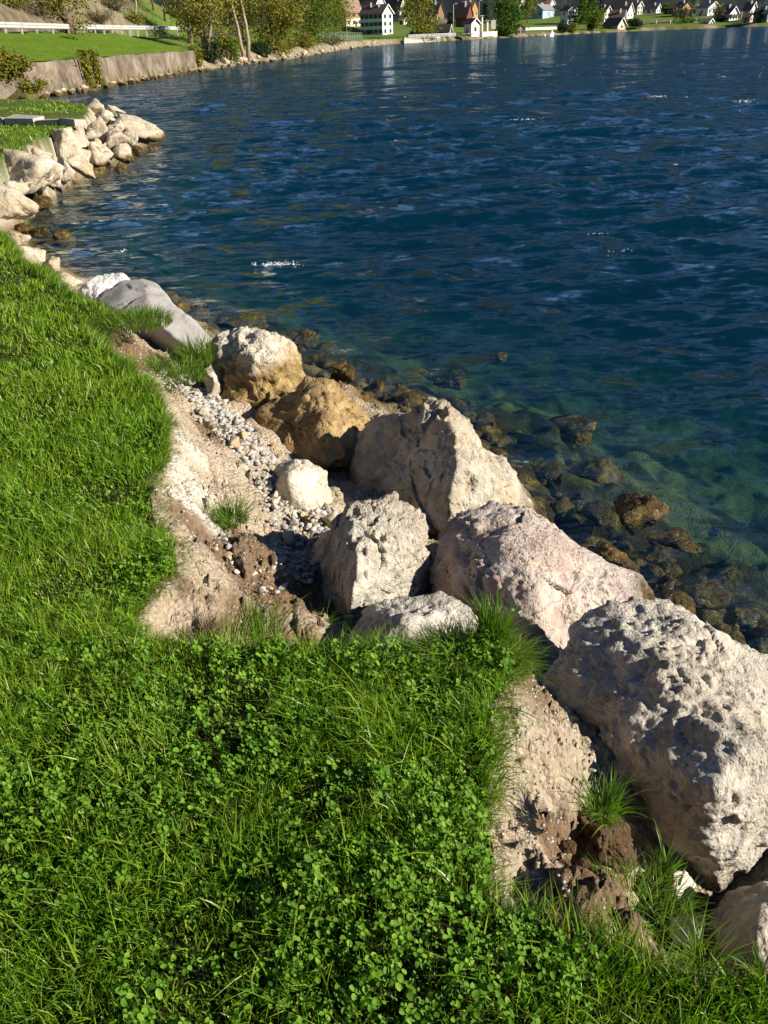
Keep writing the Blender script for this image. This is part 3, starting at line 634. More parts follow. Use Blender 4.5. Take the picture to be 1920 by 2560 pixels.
scatter(POCKET, -.5, 175, 31, .06, .15, 'rounded %s pebble in the gravel pocket between lawn and crumbly boulder', 'pebbles in the gravel pocket', ['grey', 'grey', 'pale', 'tan'])
scatter([(560, 1070), (620, 1095), (700, 1095), (725, 1120), (690, 1140), (600, 1120)], -.55, 26, 33, .07, .16, '%s stone among those heaped below the small cream white boulder', 'stones below the small boulder', ['pale', 'pale', 'tan'])
scatter([(580, 1120), (650, 1130), (670, 1190), (640, 1240), (600, 1220)], -.6, 22, 34, .07, .17, '%s stone in the shaded gully left of the honeycombed boulder', 'stones in the shaded gully', ['grey', 'grey'])
scatter([(500, 1240), (570, 1240), (620, 1290), (600, 1340), (510, 1335)], -.45, 30, 35, .04, .12, '%s stone lying on the bank by the shaded gully', 'stones on the bank', ['pale', 'grey', 'tan'])
scatter([(1180, 1500), (1250, 1560), (1330, 1640), (1290, 1650), (1200, 1580)], -.28, 22, 36, .015, .045, 'small %s stone along the foot of the huge boulder', 'stones along the huge boulder', ['pale', 'grey'])
scatter([(390, 950), (470, 1040), (480, 1180), (420, 1300), (330, 1330), (380, 1200), (345, 1080)], -.2, 40, 37, .012, .045, 'small %s stone stuck in the sandy bank beside the lawn', 'stones in the sandy bank', ['pale', 'tan', 'grey'])
_o = pebble(*atz(585, 955, -.6)[:2], .055, 'tan', 'single brick red pebble against the rusty boulder', None)
k = NM('pebble_red'); _o.data = _o.data.copy(); _o.data.materials.clear(); _o.data.materials.append(k.done(k.pbr((.36, .11, .05), .8)))
# cobbles and weed stones on the lake bed, one mass
cv, cf, n0 = [], [], 0; g = np.random.default_rng(55); D3, F3 = ico(2)
for i in range(220):
    a_ = g.uniform(0, 1); px_, py_ = np.interp(a_, [0, .15, .4, .6, .8, 1], [330, 480, 800, 1000, 1300, 1640]), np.interp(a_, [0, .15, .4, .6, .8, 1], [628, 695, 832, 940, 1185, 1420])
    c_ = atz(px_, py_, -1)[:2] + np.array([.75, .65]) * abs(g.normal(0, .4)) + g.normal(0, .12, 2); zz = gz(c_[0], c_[1]); s_ = .06 + .22 * g.random() ** 2
    q_ = D3 * (1 + .22 * vnoise(D3 * 1.7 + i, 3)[:, None]) * np.array([1, g.uniform(.7, 1), g.uniform(.45, .8)]) * s_ * .5; an = g.uniform(0, 6.28); q_ = q_ @ np.array([[math.cos(an), math.sin(an), 0], [-math.sin(an), math.cos(an), 0], [0, 0, 1]])
    cv.append(q_ + np.array([c_[0], c_[1], min(zz + s_ * .15, -1.02)])); cf.append(F3 + n0); n0 += len(D3)
me = mesh_np('lake_bed_cobbles', np.concatenate(cv), [np.concatenate(cf)], True); tag(obj('cobbles', me, RM['algae']), 'brown weedy cobbles covering the lake bed along the boulders', 'cobbles', kind='stuff')
# finer gravel, one mass
gv, gf, n0 = [], [], 0
g = np.random.default_rng(77); D2, F2 = ico(1)
GR = [(POCKET, -.5, 1700, .018, .055), ([(330, 1000), (460, 960), (560, 1120), (600, 1330), (480, 1390), (300, 1360), (390, 1200)], -.28, 900, .004, .018), ([(1060, 1480), (1150, 1450), (1330, 1660), (1280, 1780), (1100, 1950), (1050, 1900)], -.15, 900, .003, .014),
      ([(1080, 1975), (1200, 1960), (1380, 2000), (1300, 2030)], -.1, 50, .003, .012), ([(560, 1080), (740, 1100), (680, 1320), (600, 1330)], -.6, 600, .015, .05), ([(180, 705), (300, 690), (440, 770), (400, 820), (280, 780)], -.08, 380, .006, .025)]
for poly, z, n_, s0, s1 in GR:
    Q = np.array(inpoly_px(poly, z, n_, int(-z * 1000) + n_)); Z, inf = ground_h(Q, True); kp = ~inf['inl']
    for (x, y), zz in zip(Q[kp], Z[kp]):
        s = s0 + (s1 - s0) * g.random() ** 2; R3_ = np.array(Matrix.Rotation(g.uniform(0, 6.28), 3, 'Z'))
        v = (D2 * (1 + g.uniform(-.25, .25, (len(D2), 1)))) * np.array([1, .75, .55]) * s * .5 @ R3_.T + np.array([x, y, zz + s * .12])
        gv.append(v); gf.append(F2 + n0); n0 += len(v)
k = NM('gravel_mat'); r = k.n('NewGeometry').outputs['Random Per Island']
gmat = k.done(k.pbr(k.ramp(r, [(0, (.24, .235, .225)), (.3, (.42, .40, .36)), (.55, (.36, .29, .22)), (.8, (.31, .305, .30)), (1, (.48, .45, .40))]), .85))
tag(obj('gravel', mesh_np('gravel', np.concatenate(gv), [np.concatenate(gf)]), gmat), 'loose fine gravel and grit strewn over the sandy bank', 'gravel', kind='stuff')
# ================================================================== NEAR VEGETATION
def blades(B, H, W_, lean_dir, lean, seg=2, droop=0.0, facing=None, gen=rng):
    """grass blades: base points, heights, widths, lean direction (radians) and lean share; returns verts and faces"""
    n = len(B); fa = gen.uniform(0, math.pi, n) if facing is None else facing
    wd = np.stack([np.cos(fa), np.sin(fa), np.zeros(n)], 1); ld = np.stack([np.cos(lean_dir), np.sin(lean_dir), np.zeros(n)], 1)
    rows = []
    for i in range(seg + 1):
        u = i / seg
        c = B + np.array([0, 0, 1.]) * (H * (u - droop * u * u * lean))[:, None] + ld * (H * lean * u ** 1.7)[:, None]
        if i < seg:
            ww = W_ * (1 - .55 * u ** 1.5); rows += [c - wd * ww[:, None] * .5, c + wd * ww[:, None] * .5]
        else: rows.append(c)
    m_ = len(rows); V = np.stack(rows, 1).reshape(-1, 3); b = np.arange(n)[:, None] * m_
    Q = [b + np.array([[2 * i, 2 * i + 1, 2 * i + 3, 2 * i + 2]]) for i in range(seg - 1)]
    T = b + np.array([[2 * seg - 2, 2 * seg - 1, 2 * seg]])
    return V, (np.concatenate(Q) if Q else np.zeros((0, 4), int)), T
def lawn_points(n, r0, r1, a0, a1, power, seed):
    g = np.random.default_rng(seed)
    u = g.random(n); r = np.exp(np.log(r0) + u * (math.log(r1) - math.log(r0))) if power == 2 else np.sqrt(r0**2 + u * (r1**2 - r0**2))
    a = np.radians(g.uniform(a0, a1, n)); P = np.c_[r * np.sin(a), r * np.cos(a)]
    P = P[inside(edge_warp(P), LAWN)]; return P
GRASS = leafmat('grass_blade', [(0, (.06, .14, .008)), (.3, (.13, .26, .014)), (.6, (.21, .345, .022)), (.82, (.32, .42, .045)), (.93, (.48, .46, .17)), (1, (.45, .35, .18))], .40, .4)
CLOVER = leafmat('clover_leaf', [(0, (.05, .14, .010)), (.4, (.10, .225, .014)), (.7, (.165, .305, .024)), (1, (.26, .39, .045))], .34, .6, .2)
TUFTM = leafmat('tuft_blade', [(0, (.045, .10, .008)), (.5, (.11, .21, .016)), (.85, (.22, .30, .04)), (1, (.42, .37, .17))], .38, .4)
VV, QQ, TT, off = [], [], [], 0
def push(V, Q, T):
    global off
    VV.append(V); QQ.append(Q + off); TT.append(T + off); off += len(V)
def flush(name):
    global VV, QQ, TT, off
    me = mesh_np(name, np.concatenate(VV), [np.concatenate(QQ), np.concatenate(TT)]); VV, QQ, TT, off = [], [], [], 0; return me
def lawn_grass(P, hs, wid, seg, seed, extra_lean=0.0):
    g = np.random.default_rng(seed); n = len(P); Z = ground_h(P)[0]; p3 = np.c_[P, np.zeros(n)]
    clump = fbm(p3 * 4.5, 3, 201); r = np.hypot(P[:, 0], P[:, 1])
    H = hs * np.clip(1 + .75 * clump, .25, 2) * g.uniform(.45, 1.25, n); Wd = wid * g.uniform(.6, 1.4, n) * np.maximum(1, r / 2.6) ** .75
    ld = fbm(p3 * 2.5 + 40, 2, 211) * 3.5 + g.normal(0, 1.7, n); ln = np.clip(g.normal(.55, .35, n) + extra_lean, .05, 1.4)
    push(*blades(np.c_[P, Z - .004], H, Wd, ld, ln, seg, .35, None, g))
# density of clover against grass
def clover_share(P):
    p3 = np.c_[P, np.zeros(len(P))]; r = np.hypot(P[:, 0], P[:, 1])
    return np.clip(.42 + .75 * fbm(p3 * 2.6, 3, 231) + .55 * fbm(p3 * 9.0, 2, 233) - .30 * sstep(r, 2.0, 3.2) - .12 * sstep(-P[:, 0], .45, .95), .02, .95)
P = lawn_points(150000, .62, 2.4, -50, 60, 1, 21); cs = clover_share(P); g = np.random.default_rng(1)
P = P[g.random(len(P)) > cs * .72]; lawn_grass(P, .050, .0032, 2, 22)
P = lawn_points(185000, 2.35, 9.6, -46, 10, 2, 23); lawn_grass(P, .056, .0040, 2, 24)
P = lawn_points(9000, .62, 3.2, -50, 60, 1, 25); lawn_grass(P, .085, .0042, 3, 26, .25)
# fringe leaning over the edge
Ed = np.array(EDGE); g = np.random.default_rng(28); el = np.hypot(*np.diff(Ed, axis=0).T); kk = g.choice(len(el), 13000, p=el / el.sum()); tt = g.random(13000)
A_, B_ = Ed[kk], Ed[kk + 1]; P = A_ + (B_ - A_) * tt[:, None]; tn = (B_ - A_) / el[kk][:, None]; out = np.c_[-tn[:, 1], tn[:, 0]]
out = np.where(inside(P + out * .03, LAWN)[:, None], -out, out); P = P - out * np.abs(g.normal(0, .035, 13000))[:, None] + out * .008; rr_ = np.hypot(P[:, 0], P[:, 1])
H = g.uniform(.03, .12, 13000) * (1 + .5 * fbm(np.c_[P * 5, P[:, :1] * 0], 2, 9)); push(*blades(np.c_[P, ground_h(P, False)[0] - .01], H, .003 * g.uniform(.6, 1.3, 13000) * np.maximum(1, rr_ / 2.6) ** .7, np.arctan2(out[:, 1], out[:, 0]) + g.normal(0, .6, 13000), g.uniform(.3, 1.4, 13000), 3, .6, None, g))
tag(obj('grass', flush('grass'), GRASS), 'short sunlit lawn grass covering the near bank', 'grass', kind='stuff')
kk = g.choice(len(el), 5200, p=el / el.sum()); tt = g.random(5200); A_, B_ = Ed[kk], Ed[kk + 1]; P = A_ + (B_ - A_) * tt[:, None]; tn = (B_ - A_) / el[kk][:, None]; out = np.c_[-tn[:, 1], tn[:, 0]]; out = np.where(inside(P + out * .03, LAWN)[:, None], -out, out); P = P + out * g.uniform(-.03, .03, 5200)[:, None]
push(*blades(np.c_[P, ground_h(P)[0] + .004], g.uniform(.02, .07, 5200), .0022 * g.uniform(.5, 1.3, 5200), np.arctan2(out[:, 1], out[:, 0]) + g.normal(0, .7, 5200), g.uniform(.5, 1.4, 5200), 3, g.uniform(.8, 1.9, 5200), None, g))
ROOT = leafmat('root_fibre', [(0, (.10, .06, .03)), (.5, (.24, .17, .09)), (1, (.42, .34, .2))], .15, .8, .1)
tag(obj('roots', flush('roots'), ROOT), 'dry roots and straw hanging from the cut sod edge', 'roots', kind='stuff')

def clover(P, seed):
    g = np.random.default_rng(seed); n = len(P); Z = ground_h(P)[0]
    hgt = g.uniform(.018, .052, n) * np.clip(1 + .75 * fbm(np.c_[P * 5, P[:, :1] * 0], 2, 241), .3, 2); s = g.uniform(.005, .0135, n) * np.where(g.random(n) > .93, 1.35, 1)
    C_ = np.c_[P, Z + hgt]; rot = g.uniform(0, 6.28, n)
    tx, ty = g.normal(.2, .42, n), g.normal(-.1, .42, n)                       # leaves turn towards the light
    lf = np.array([[0, 0, 0], [.34, .36, .10], [.80, .44, .12], [1.04, .16, .03], [.98, 0, 0], [1.04, -.16, .03], [.80, -.44, .12], [.34, -.36, .10], [.55, 0, -.04]])
    fan = np.array([[0, 7, 8], [7, 6, 8], [6, 5, 8], [5, 4, 8], [4, 3, 8], [3, 2, 8], [2, 1, 8], [1, 0, 8]])
    fold = g.uniform(-.3, .9, n); Vs, Ts = [], []
    for j in range(3):
        a = rot + j * 2.0944 + g.normal(0, .15, n); el_ = g.normal(.15, .3, n)
        x = lf[None, :, 0] * s[:, None] + s[:, None] * .08; y = lf[None, :, 1] * s[:, None]; z = lf[None, :, 2] * s[:, None] * (1 + 2 * fold[:, None]) + x * el_[:, None] - .35 * x * x / s[:, None]
        X_ = x * np.cos(a)[:, None] - y * np.sin(a)[:, None]; Y_ = x * np.sin(a)[:, None] + y * np.cos(a)[:, None]; Z_ = z + X_ * tx[:, None] * -1 + Y_ * ty[:, None] * -1
        Vs.append(np.stack([X_, Y_, Z_], 2) + C_[:, None, :])
    st = np.stack([np.c_[P - .0007, Z - .003], np.c_[P + .0007, Z - .003], C_], 1)
    V = np.concatenate(Vs + [st], 1); m_ = V.shape[1]; b = np.arange(n)[:, None, None] * m_
    tri = np.concatenate([fan, fan + 9, fan + 18, [[27, 28, 29]]])
    return V.reshape(-1, 3), (b + tri[None]).reshape(-1, 3)
P = lawn_points(27000, .62, 2.5, -50, 60, 1, 31); cs = clover_share(P); g = np.random.default_rng(2); P = P[g.random(len(P)) < cs]
P2 = lawn_points(11000, 2.4, 4.4, -40, 8, 1, 33); P2 = P2[g.random(len(P2)) < clover_share(P2) * .8]
V, T = clover(np.r_[P, P2], 32)
tag(obj('clover', mesh_np('clover', V, [T]), CLOVER), 'round leaved clover growing through the near lawn', 'clover', kind='stuff')
# grass on the point
P = lawn_points(36000, 13.5, 36, -42, -12, 2, 35)
q = np.array([pix((x, y, 0)) for x, y in P]); nz = fbm(np.c_[P * .8, P[:, :1] * 0], 3, 55)
keep = ((q[:, 1] > 272 + 8 * nz) | ((q[:, 1] < 246) & (nz > -.15)) | (nz > .35)); lawn_grass(P[keep], .075, .0045, 2, 36)
tag(obj('grass', flush('grass_on_point'), GRASS), 'patchy grass on the far rocky point', 'grass', kind='stuff')

def tuft(label, px, py, z, n, h, spread, seed, ln=.5, wid=.0035, ldir=None, mat=None, sink=.01, oval=(1, 1)):
    c = atz(px, py, z); g = np.random.default_rng(seed); zz = max(z, gz(c[0], c[1])) if abs(z) < 5 else z
    a = g.uniform(0, 6.28, n); rr = spread * np.sqrt(g.random(n)); B = np.c_[rr * np.cos(a) * oval[0], rr * np.sin(a) * oval[1], np.zeros(n) - sink + 0.35 * (spread - rr) * .5]
    ldr = a + g.normal(0, .6, n) if ldir is None else ldir + g.normal(0, .7, n)
    V, Q, T = blades(B, h * g.uniform(.4, 1.15, n), wid * g.uniform(.6, 1.3, n), ldr, np.clip(g.normal(ln, .28, n), .03, 1.5), 4, .55, None, g)
    return tag(obj('grass_tuft', mesh_np('grass_tuft', V, [Q, T]), mat or TUFTM, loc=(c[0], c[1], z)), label, 'grass tuft')
tuft('dark green tuft growing alone on the sandy bank', 500, 1125, -.26, 330, .13, .07, 1, .7)
tuft('broad dense tuft between the lawn and the smooth grey slab', 292, 700, -.02, 1300, .11, .25, 2, .6, .0045, oval=(1, .8))
tuft('tuft at the foot of the smooth grey slab', 428, 778, -.28, 420, .20, .11, 3, .45, .0045)
tuft('ragged tuft hanging over the dark gap above the pebbles', 400, 815, -.20, 380, .14, .14, 4, .7, .004)
tuft('small tuft in the middle of the bare soil patch', 348, 788, -.08, 200, .10, .09, 5, .6, .004)
tuft('long arching tuft in the shade at the lawn lip', 545, 1392, -.10, 260, .17, .10, 6, .8, .0035, 1.2)
tuft('thin tuft of arching blades by the honeycombed boulder foot', 690, 1345, -.45, 70, .16, .06, 7, .8, .003)
tuft('tall upright tuft on top of the lawn lip mound', 1065, 1385, .0, 240, .19, .04, 8, .35, .0045)
tuft('thick mound of grass draped over the low pale boulder', 1000, 1425, .0, 2000, .10, .13, 9, .95, .0032, None, oval=(1.15, .55))
tuft('yellowing tuft at the outer corner of the lawn lip', 1095, 1435, -.02, 500, .09, .075, 10, .9, .003)
tuft('bright tuft sprouting from the brown clod', 1300, 1752, -.10, 230, .12, .045, 11, .6, .0035)
tuft('upright pale green shoots beside the upright angular stone', 1432, 1890, -.38, 60, .14, .018, 12, .22, .0045)
tuft('loose grass patch in the hollow below the brown clod', 1370, 1945, -.33, 400, .085, .15, 13, .8, .0032, oval=(1, .6))
tuft('sparse grass at the bottom of the dark hollow', 1220, 1930, -.38, 120, .08, .10, 14, .7, .003, oval=(1, .5))
tuft('spiky tuft overhanging the dark gap by the corner boulder', 1515, 2085, -.1, 120, .11, .04, 15, .8, .0035)
tuft('tuft on the slope between the hollow and the lower lawn', 1430, 2010, -.22, 230, .075, .09, 16, .9, .003)
tuft('few blades of grass at the right photo edge', 1650, 2125, 0.0, 40, .13, .03, 17, .5, .004)
tuft('two long blades reaching out over the sandy bank', 1062, 1545, .01, 4, .16, .012, 18, 1.2, .006, -.1)
tuft('single long arching stalk over the sandy bank by the near lawn', 340, 1285, .0, 3, .17, .01, 19, 1.4, .004, -.3)
tuft('tiny tuft by the pebbles on the sandy bank', 452, 925, -.35, 60, .06, .05, 20, .8, .003)
tuft('wisp of grass growing in the grit at the huge boulder foot', 1195, 1555, -.18, 40, .05, .03, 21, .8, .0025)

# the brown clod of soil that carries the bright tuft
t = empty('soil_clod', atz(1300, 1860, -.42))
k = NM('soil_brown'); co = k.co(); f = k.noise(co, 45, 6, .7)
soilm = k.done(k.pbr(k.ramp(f, [(.3, (.045, .028, .016)), (.55, (.115, .07, .042)), (.75, (.22, .15, .095))]), .95, k.bump(f, .9, .02), .1))
me, pv = rock_mesh('clod', [aty(*c) for c in [(1248,1760,1.52),(1285,1742,1.56),(1340,1752,1.55),(1352,1800,1.52),(1358,1862,1.44),(1300,1880,1.38),(1262,1850,1.42),(1250,1800,1.48),(1300,1800,1.42)]] + [np.array((.62, 1.6, -.5)), np.array((.7, 1.55, -.5))], sub=6, p=6, lump=.12, rough=.07, chip=.07, clast=1.0, cscale=45, seed=21)
c_ = obj('clod_body', me, soilm, t); c_.location = Vector(pv) - t.location
for i, (a, b, s_) in enumerate([(1195, 1800, .030), (1225, 1830, .036), (1180, 1850, .028), (1260, 1870, .03), (1215, 1870, .024), (1170, 1815, .02)]):
    me, pv = rock_mesh('soil_crumb', blob_pts(atz(a, b, -.30) , s_ * 1.5, s_ * 1.3, s_ * 1.2, 60 + i), sub=4, p=10, lump=.1, rough=.05, clast=.4, cscale=60, seed=i)
    c_ = obj('soil_crumb', me, soilm, t); c_.location = Vector(pv) - t.location
tag(t, 'brown root bound clod of soil standing beside the huge boulder', 'soil clod')
# ================================================================== FAR SHORE
def mpp(p): return float((np.asarray(p) - CAM) @ fw) / F          # metres for one pixel of the 1659 wide view, sideways
CP = math.cos(PITCH)
LM = dict(
    olive=leafmat('leaf_olive', [(0, (.09, .085, .012)), (.4, (.18, .175, .025)), (.7, (.26, .24, .035)), (1, (.36, .32, .07))], .35, .6, .2, .4),
    spring=leafmat('leaf_spring', [(0, (.05, .08, .008)), (.5, (.12, .17, .016)), (1, (.22, .26, .035))], .38, .6, .2, .4),
    green=leafmat('leaf_green', [(0, (.03, .07, .008)), (.5, (.07, .14, .014)), (1, (.13, .21, .025))], .35, .6, .2, .4),
    dark=leafmat('leaf_dark', [(0, (.010, .022, .008)), (.5, (.022, .045, .014)), (1, (.05, .08, .022))], .2, .6, .2, .4),
    grey=leafmat('leaf_greyolive', [(0, (.07, .065, .03)), (.5, (.14, .125, .065)), (1, (.22, .19, .11))], .25, .6, .2, .4),
    blossom=leafmat('leaf_blossom', [(0, (.30, .25, .18)), (.5, (.48, .42, .33)), (1, (.65, .6, .5))], .25, .6, .2, .4))
BARK = plain('bark_brown', (.12, .085, .055), .9, .1, .4, 3); BARKP = plain('bark_pale', (.30, .24, .17), .9, .1, .35, 3)
def leaf_cards(C_, s, g):
    n = len(C_); u = g.normal(size=(n, 3)); u /= np.linalg.norm(u, axis=1)[:, None]; v = np.cross(u, g.normal(size=(n, 3))); v /= np.linalg.norm(v, axis=1)[:, None]
    su = (s * g.uniform(.6, 1.3, n))[:, None]; sv = (s * g.uniform(.35, .7, n))[:, None]
    V = np.stack([C_ - u * su, C_ + v * sv, C_ + u * su, C_ - v * sv], 1).reshape(-1, 3); return V, np.arange(4 * n).reshape(-1, 4)
def tree(label, base, h, w_, leaf='olive', n=2600, ls=.2, trunk=.25, bark=BARK, lean=0.0, low=.25, seed=0, group=None, stems=1, name='tree', conical=False, cat='tree', limbs=9, clump=.17):
    g = np.random.default_rng(1000 + seed); t = empty(name, (base[0], base[1], base[2] - .15)); mb = MB(); tips = []
    for s_ in range(stems):
        a0 = g.uniform(0, 6.28); sp = (0 if stems == 1 else .16 * w_) 
        top = np.array([lean * h + sp * 1.6 * math.cos(a0), sp * 1.6 * math.sin(a0), h * (.93 if not conical else .98)])
        p0 = np.array([sp * .25 * math.cos(a0), sp * .25 * math.sin(a0), 0]); pts = [p0 + (top - p0) * u + np.array([g.normal(0, .02 * h), g.normal(0, .02 * h), 0]) * (0 < u < 1) for u in np.linspace(0, 1, 7)]
        rd = [trunk * (1 - .88 * u) / (1 if stems == 1 else 1.4) + .012 for u in np.linspace(0, 1, 7)]; mb.tube(pts, rd, 7)
        for i in range(limbs):
            u = low + (1 - low) * (i + g.random()) / limbs * .93; k_ = u * 6; a, b = int(k_), min(int(k_) + 1, 6); o = pts[a] + (pts[b] - pts[a]) * (k_ - a)
            an = g.uniform(0, 6.28); env = (math.sin(math.pi * min(1, .18 + .8 * (u - low) / (1 - low))) if not conical else 1.05 - (u - low) / (1 - low)); ln = w_ * .5 * env * g.uniform(.65, 1.1)
            e = o + np.array([math.cos(an) * ln, math.sin(an) * ln, (ln * g.uniform(.1, .75) if not conical else -ln * .15)]); mid = (o + e) / 2 + np.array([0, 0, -.06 * ln]); r0 = max(.02, rd[a] * .45)
            mb.tube([o, mid, e], [r0, r0 * .6, .012], 5); tips += [e, mid + (e - mid) * .5, mid + g.normal(0, .06 * w_, 3), e + g.normal(0, .08 * w_, 3)]
        tips.append(pts[-1])
    mb.build('trunk', bark, t, True); tips = np.array(tips)
    k_ = g.integers(0, len(tips), n); C_ = tips[k_] + g.normal(size=(n, 3)) * np.array([1, 1, .85]) * clump * w_ * g.uniform(.4, 1.1, (n, 1)); C_[:, 2] = np.maximum(C_[:, 2], .1)
    V, Q = leaf_cards(C_, ls, g); obj('crown', mesh_np('crown', V, [Q]), LM[leaf], t); return tag(t, label, cat, group)
def bush(label, base, h, w_, leaf='olive', n=1200, ls=.16, seed=0, group=None, depth=.8):
    g = np.random.default_rng(2000 + seed); t = empty('bush', (base[0], base[1], base[2] - .1)); mb = MB()
    for i in range(6):
        a = g.uniform(0, 6.28); mb.tube([(0, 0, 0), (math.cos(a) * w_ * .2, math.sin(a) * w_ * .15, h * .4), (math.cos(a) * w_ * .36, math.sin(a) * w_ * .3, h * .75)], [.05, .03, .012], 5)
    mb.build('stem', BARK, t); c = g.normal(size=(26, 3)); c /= np.linalg.norm(c, axis=1)[:, None]; c *= g.uniform(.45, .85, (26, 1)); c = c * np.array([w_ * .5, w_ * .5 * depth, h * .48]) + np.array([0, 0, h * .5])
    C_ = c[g.integers(0, 26, n)] + g.normal(size=(n, 3)) * np.array([w_ * .11, w_ * .11, h * .11]); C_[:, 2] = np.maximum(C_[:, 2], .05)
    V, Q = leaf_cards(C_, ls, g); obj('foliage', mesh_np('foliage', V, [Q]), LM[leaf], t); return tag(t, label, 'bush', group)
def at_src(x, y): return hit(x * SRC, y * SRC)

# ------------------------------------------------------------------ wall, road side and left bank
k = NM('old_wall'); co = k.n('NewGeometry').outputs['Position']; f = k.noise(co, .55, 7, .72, .5); mpw = k.n('Mapping', Vector=co); mpw.inputs['Scale'].default_value = (1, 1, .35); f2 = k.noise(mpw, 5, 5, .7)
c = k.ramp(f, [(.32, (.075, .058, .042)), (.5, (.165, .132, .10)), (.68, (.30, .25, .19))]); c = k.mix(.7, c, k.ramp(f2, [(.3, .5), (.7, 1.5)]), 'MULTIPLY')
wallm = k.done(k.pbr(c, .95, k.bump(k.math('ADD', f2, f), .8, .08), .1))
us = np.linspace(0, len(WP) - 1, 90); ip = lambda A, u: np.stack([np.interp(u, np.arange(len(A)), A[:, i]) for i in range(A.shape[1])], 1)
wp, wn = ip(WP, us), ip(WI, us); rows = []
for oz, oo in [(-1.3, .02), (-.2, .12), (.86, .22), (.93, .30), (.90, .75)]: rows.append(np.c_[wp + wn * oo, np.full(len(wp), oz) + .07 * fbm(np.c_[wp * .7, np.full(len(wp), oz * 3)], 3, 4)])
V = np.stack(rows, 0); V[:, :, :2] += .06 * fbm(V.reshape(-1, 3) * 1.5, 3, 8).reshape(5, -1, 1); ix = np.arange(5 * 90).reshape(5, 90)
wall = tag(obj('retaining_wall', mesh_np('retaining_wall', V.reshape(-1, 3), [np.stack([ix[:-1, :-1], ix[:-1, 1:], ix[1:, 1:], ix[1:, :-1]], -1).reshape(-1, 4)], True), wallm), 'long mottled brown stone retaining wall along the lake', 'wall')
# stones along the foot of the wall
g = np.random.default_rng(5); foot = []
for i in range(9):
    me, _ = rock_mesh('stone', blob_pts((0, 0, 0), 1, g.uniform(.6, .9), g.uniform(.5, .8), 500 + i), sub=3, p=14, lump=.06, rough=.03, seed=i, pivot=np.zeros(3)); me.materials.append(RM['pale']); foot.append(me)
def shore_stone(x, y, z, s, label, group, cat='stone'):
    o = bpy.data.objects.new('shore_stone', foot[g.integers(0, 9)]); COL.objects.link(o); o.location = (x, y, z); o.scale = (s, s, s); o.rotation_euler = (g.uniform(-.3, .3), g.uniform(-.3, .3), g.uniform(0, 6.3)); return tag(o, label, cat, group)
for u in np.linspace(1.2, len(WP) - 1.02, 44):
    p = ip(WP, np.array([u]))[0]; q = ip(WI, np.array([u]))[0]; p = p - q * g.uniform(.15, .75); shore_stone(p[0], p[1], -1.0 + g.uniform(-.03, .15), g.uniform(.5, 1.15), 'pale rock in the row along the foot of the retaining wall', 'rocks at the foot of the retaining wall')
# trees' bank and village foreshore
B2 = np.array([_wl[i][:2] for i in range(len(_wl)) if _wl[i][4] in (4.0, 4)]); 
for u in np.linspace(0, len(B2) - 1.05, 66):
    p = ip(B2, np.array([u]))[0]; n_ = np.array([-1.0, .1]); dd = g.uniform(-.4, 2.6)
    shore_stone(p[0] - dd, p[1] + g.uniform(-.5, .5), -1.0 + .35 * max(dd, 0) + g.uniform(-.1, .15), g.uniform(.6, 1.5), 'rock in the rubble bank between the waterside trees and the white house', 'rocks of the rubble bank')
# ivy over the wall
def ivy(label, px0, px1, seed, n=1500):
    g_ = np.random.default_rng(seed); C_ = []
    for u, wd in ((0.0, 3.0), (.85, 2.2)):
        for i in range(n // 2):
            s_ = g_.random(); X0 = px0[0] + (px1[0] - px0[0]) * s_ + u * 26 + g_.normal(0, 4.5 * wd / 3 * (1.25 - .6 * s_)); Y0 = px0[1] + (px1[1] - px0[1]) * s_
            d_ = seg_dist(np.array([[0, 0]]), WP)  # noqa
            a = ray(X0, Y0); az = math.atan2(a[0], a[1]); uu = np.argmin(np.abs(np.arctan2(wp[:, 0], wp[:, 1]) - az)); D_ = np.hypot(*wp[uu]) ; P_ = CAM + a * (D_ / math.hypot(a[0], a[1])); C_.append(P_ + np.array([.15, -.15, 0]) * g_.uniform(.2, 2.2))
    V, Q = leaf_cards(np.array(C_), .13, g_); return tag(obj('ivy', mesh_np('ivy', V, [Q]), LM['olive']), label, 'ivy')
ivy('two trails of ivy hanging down over the retaining wall', (172, 108), (196, 192), 3)
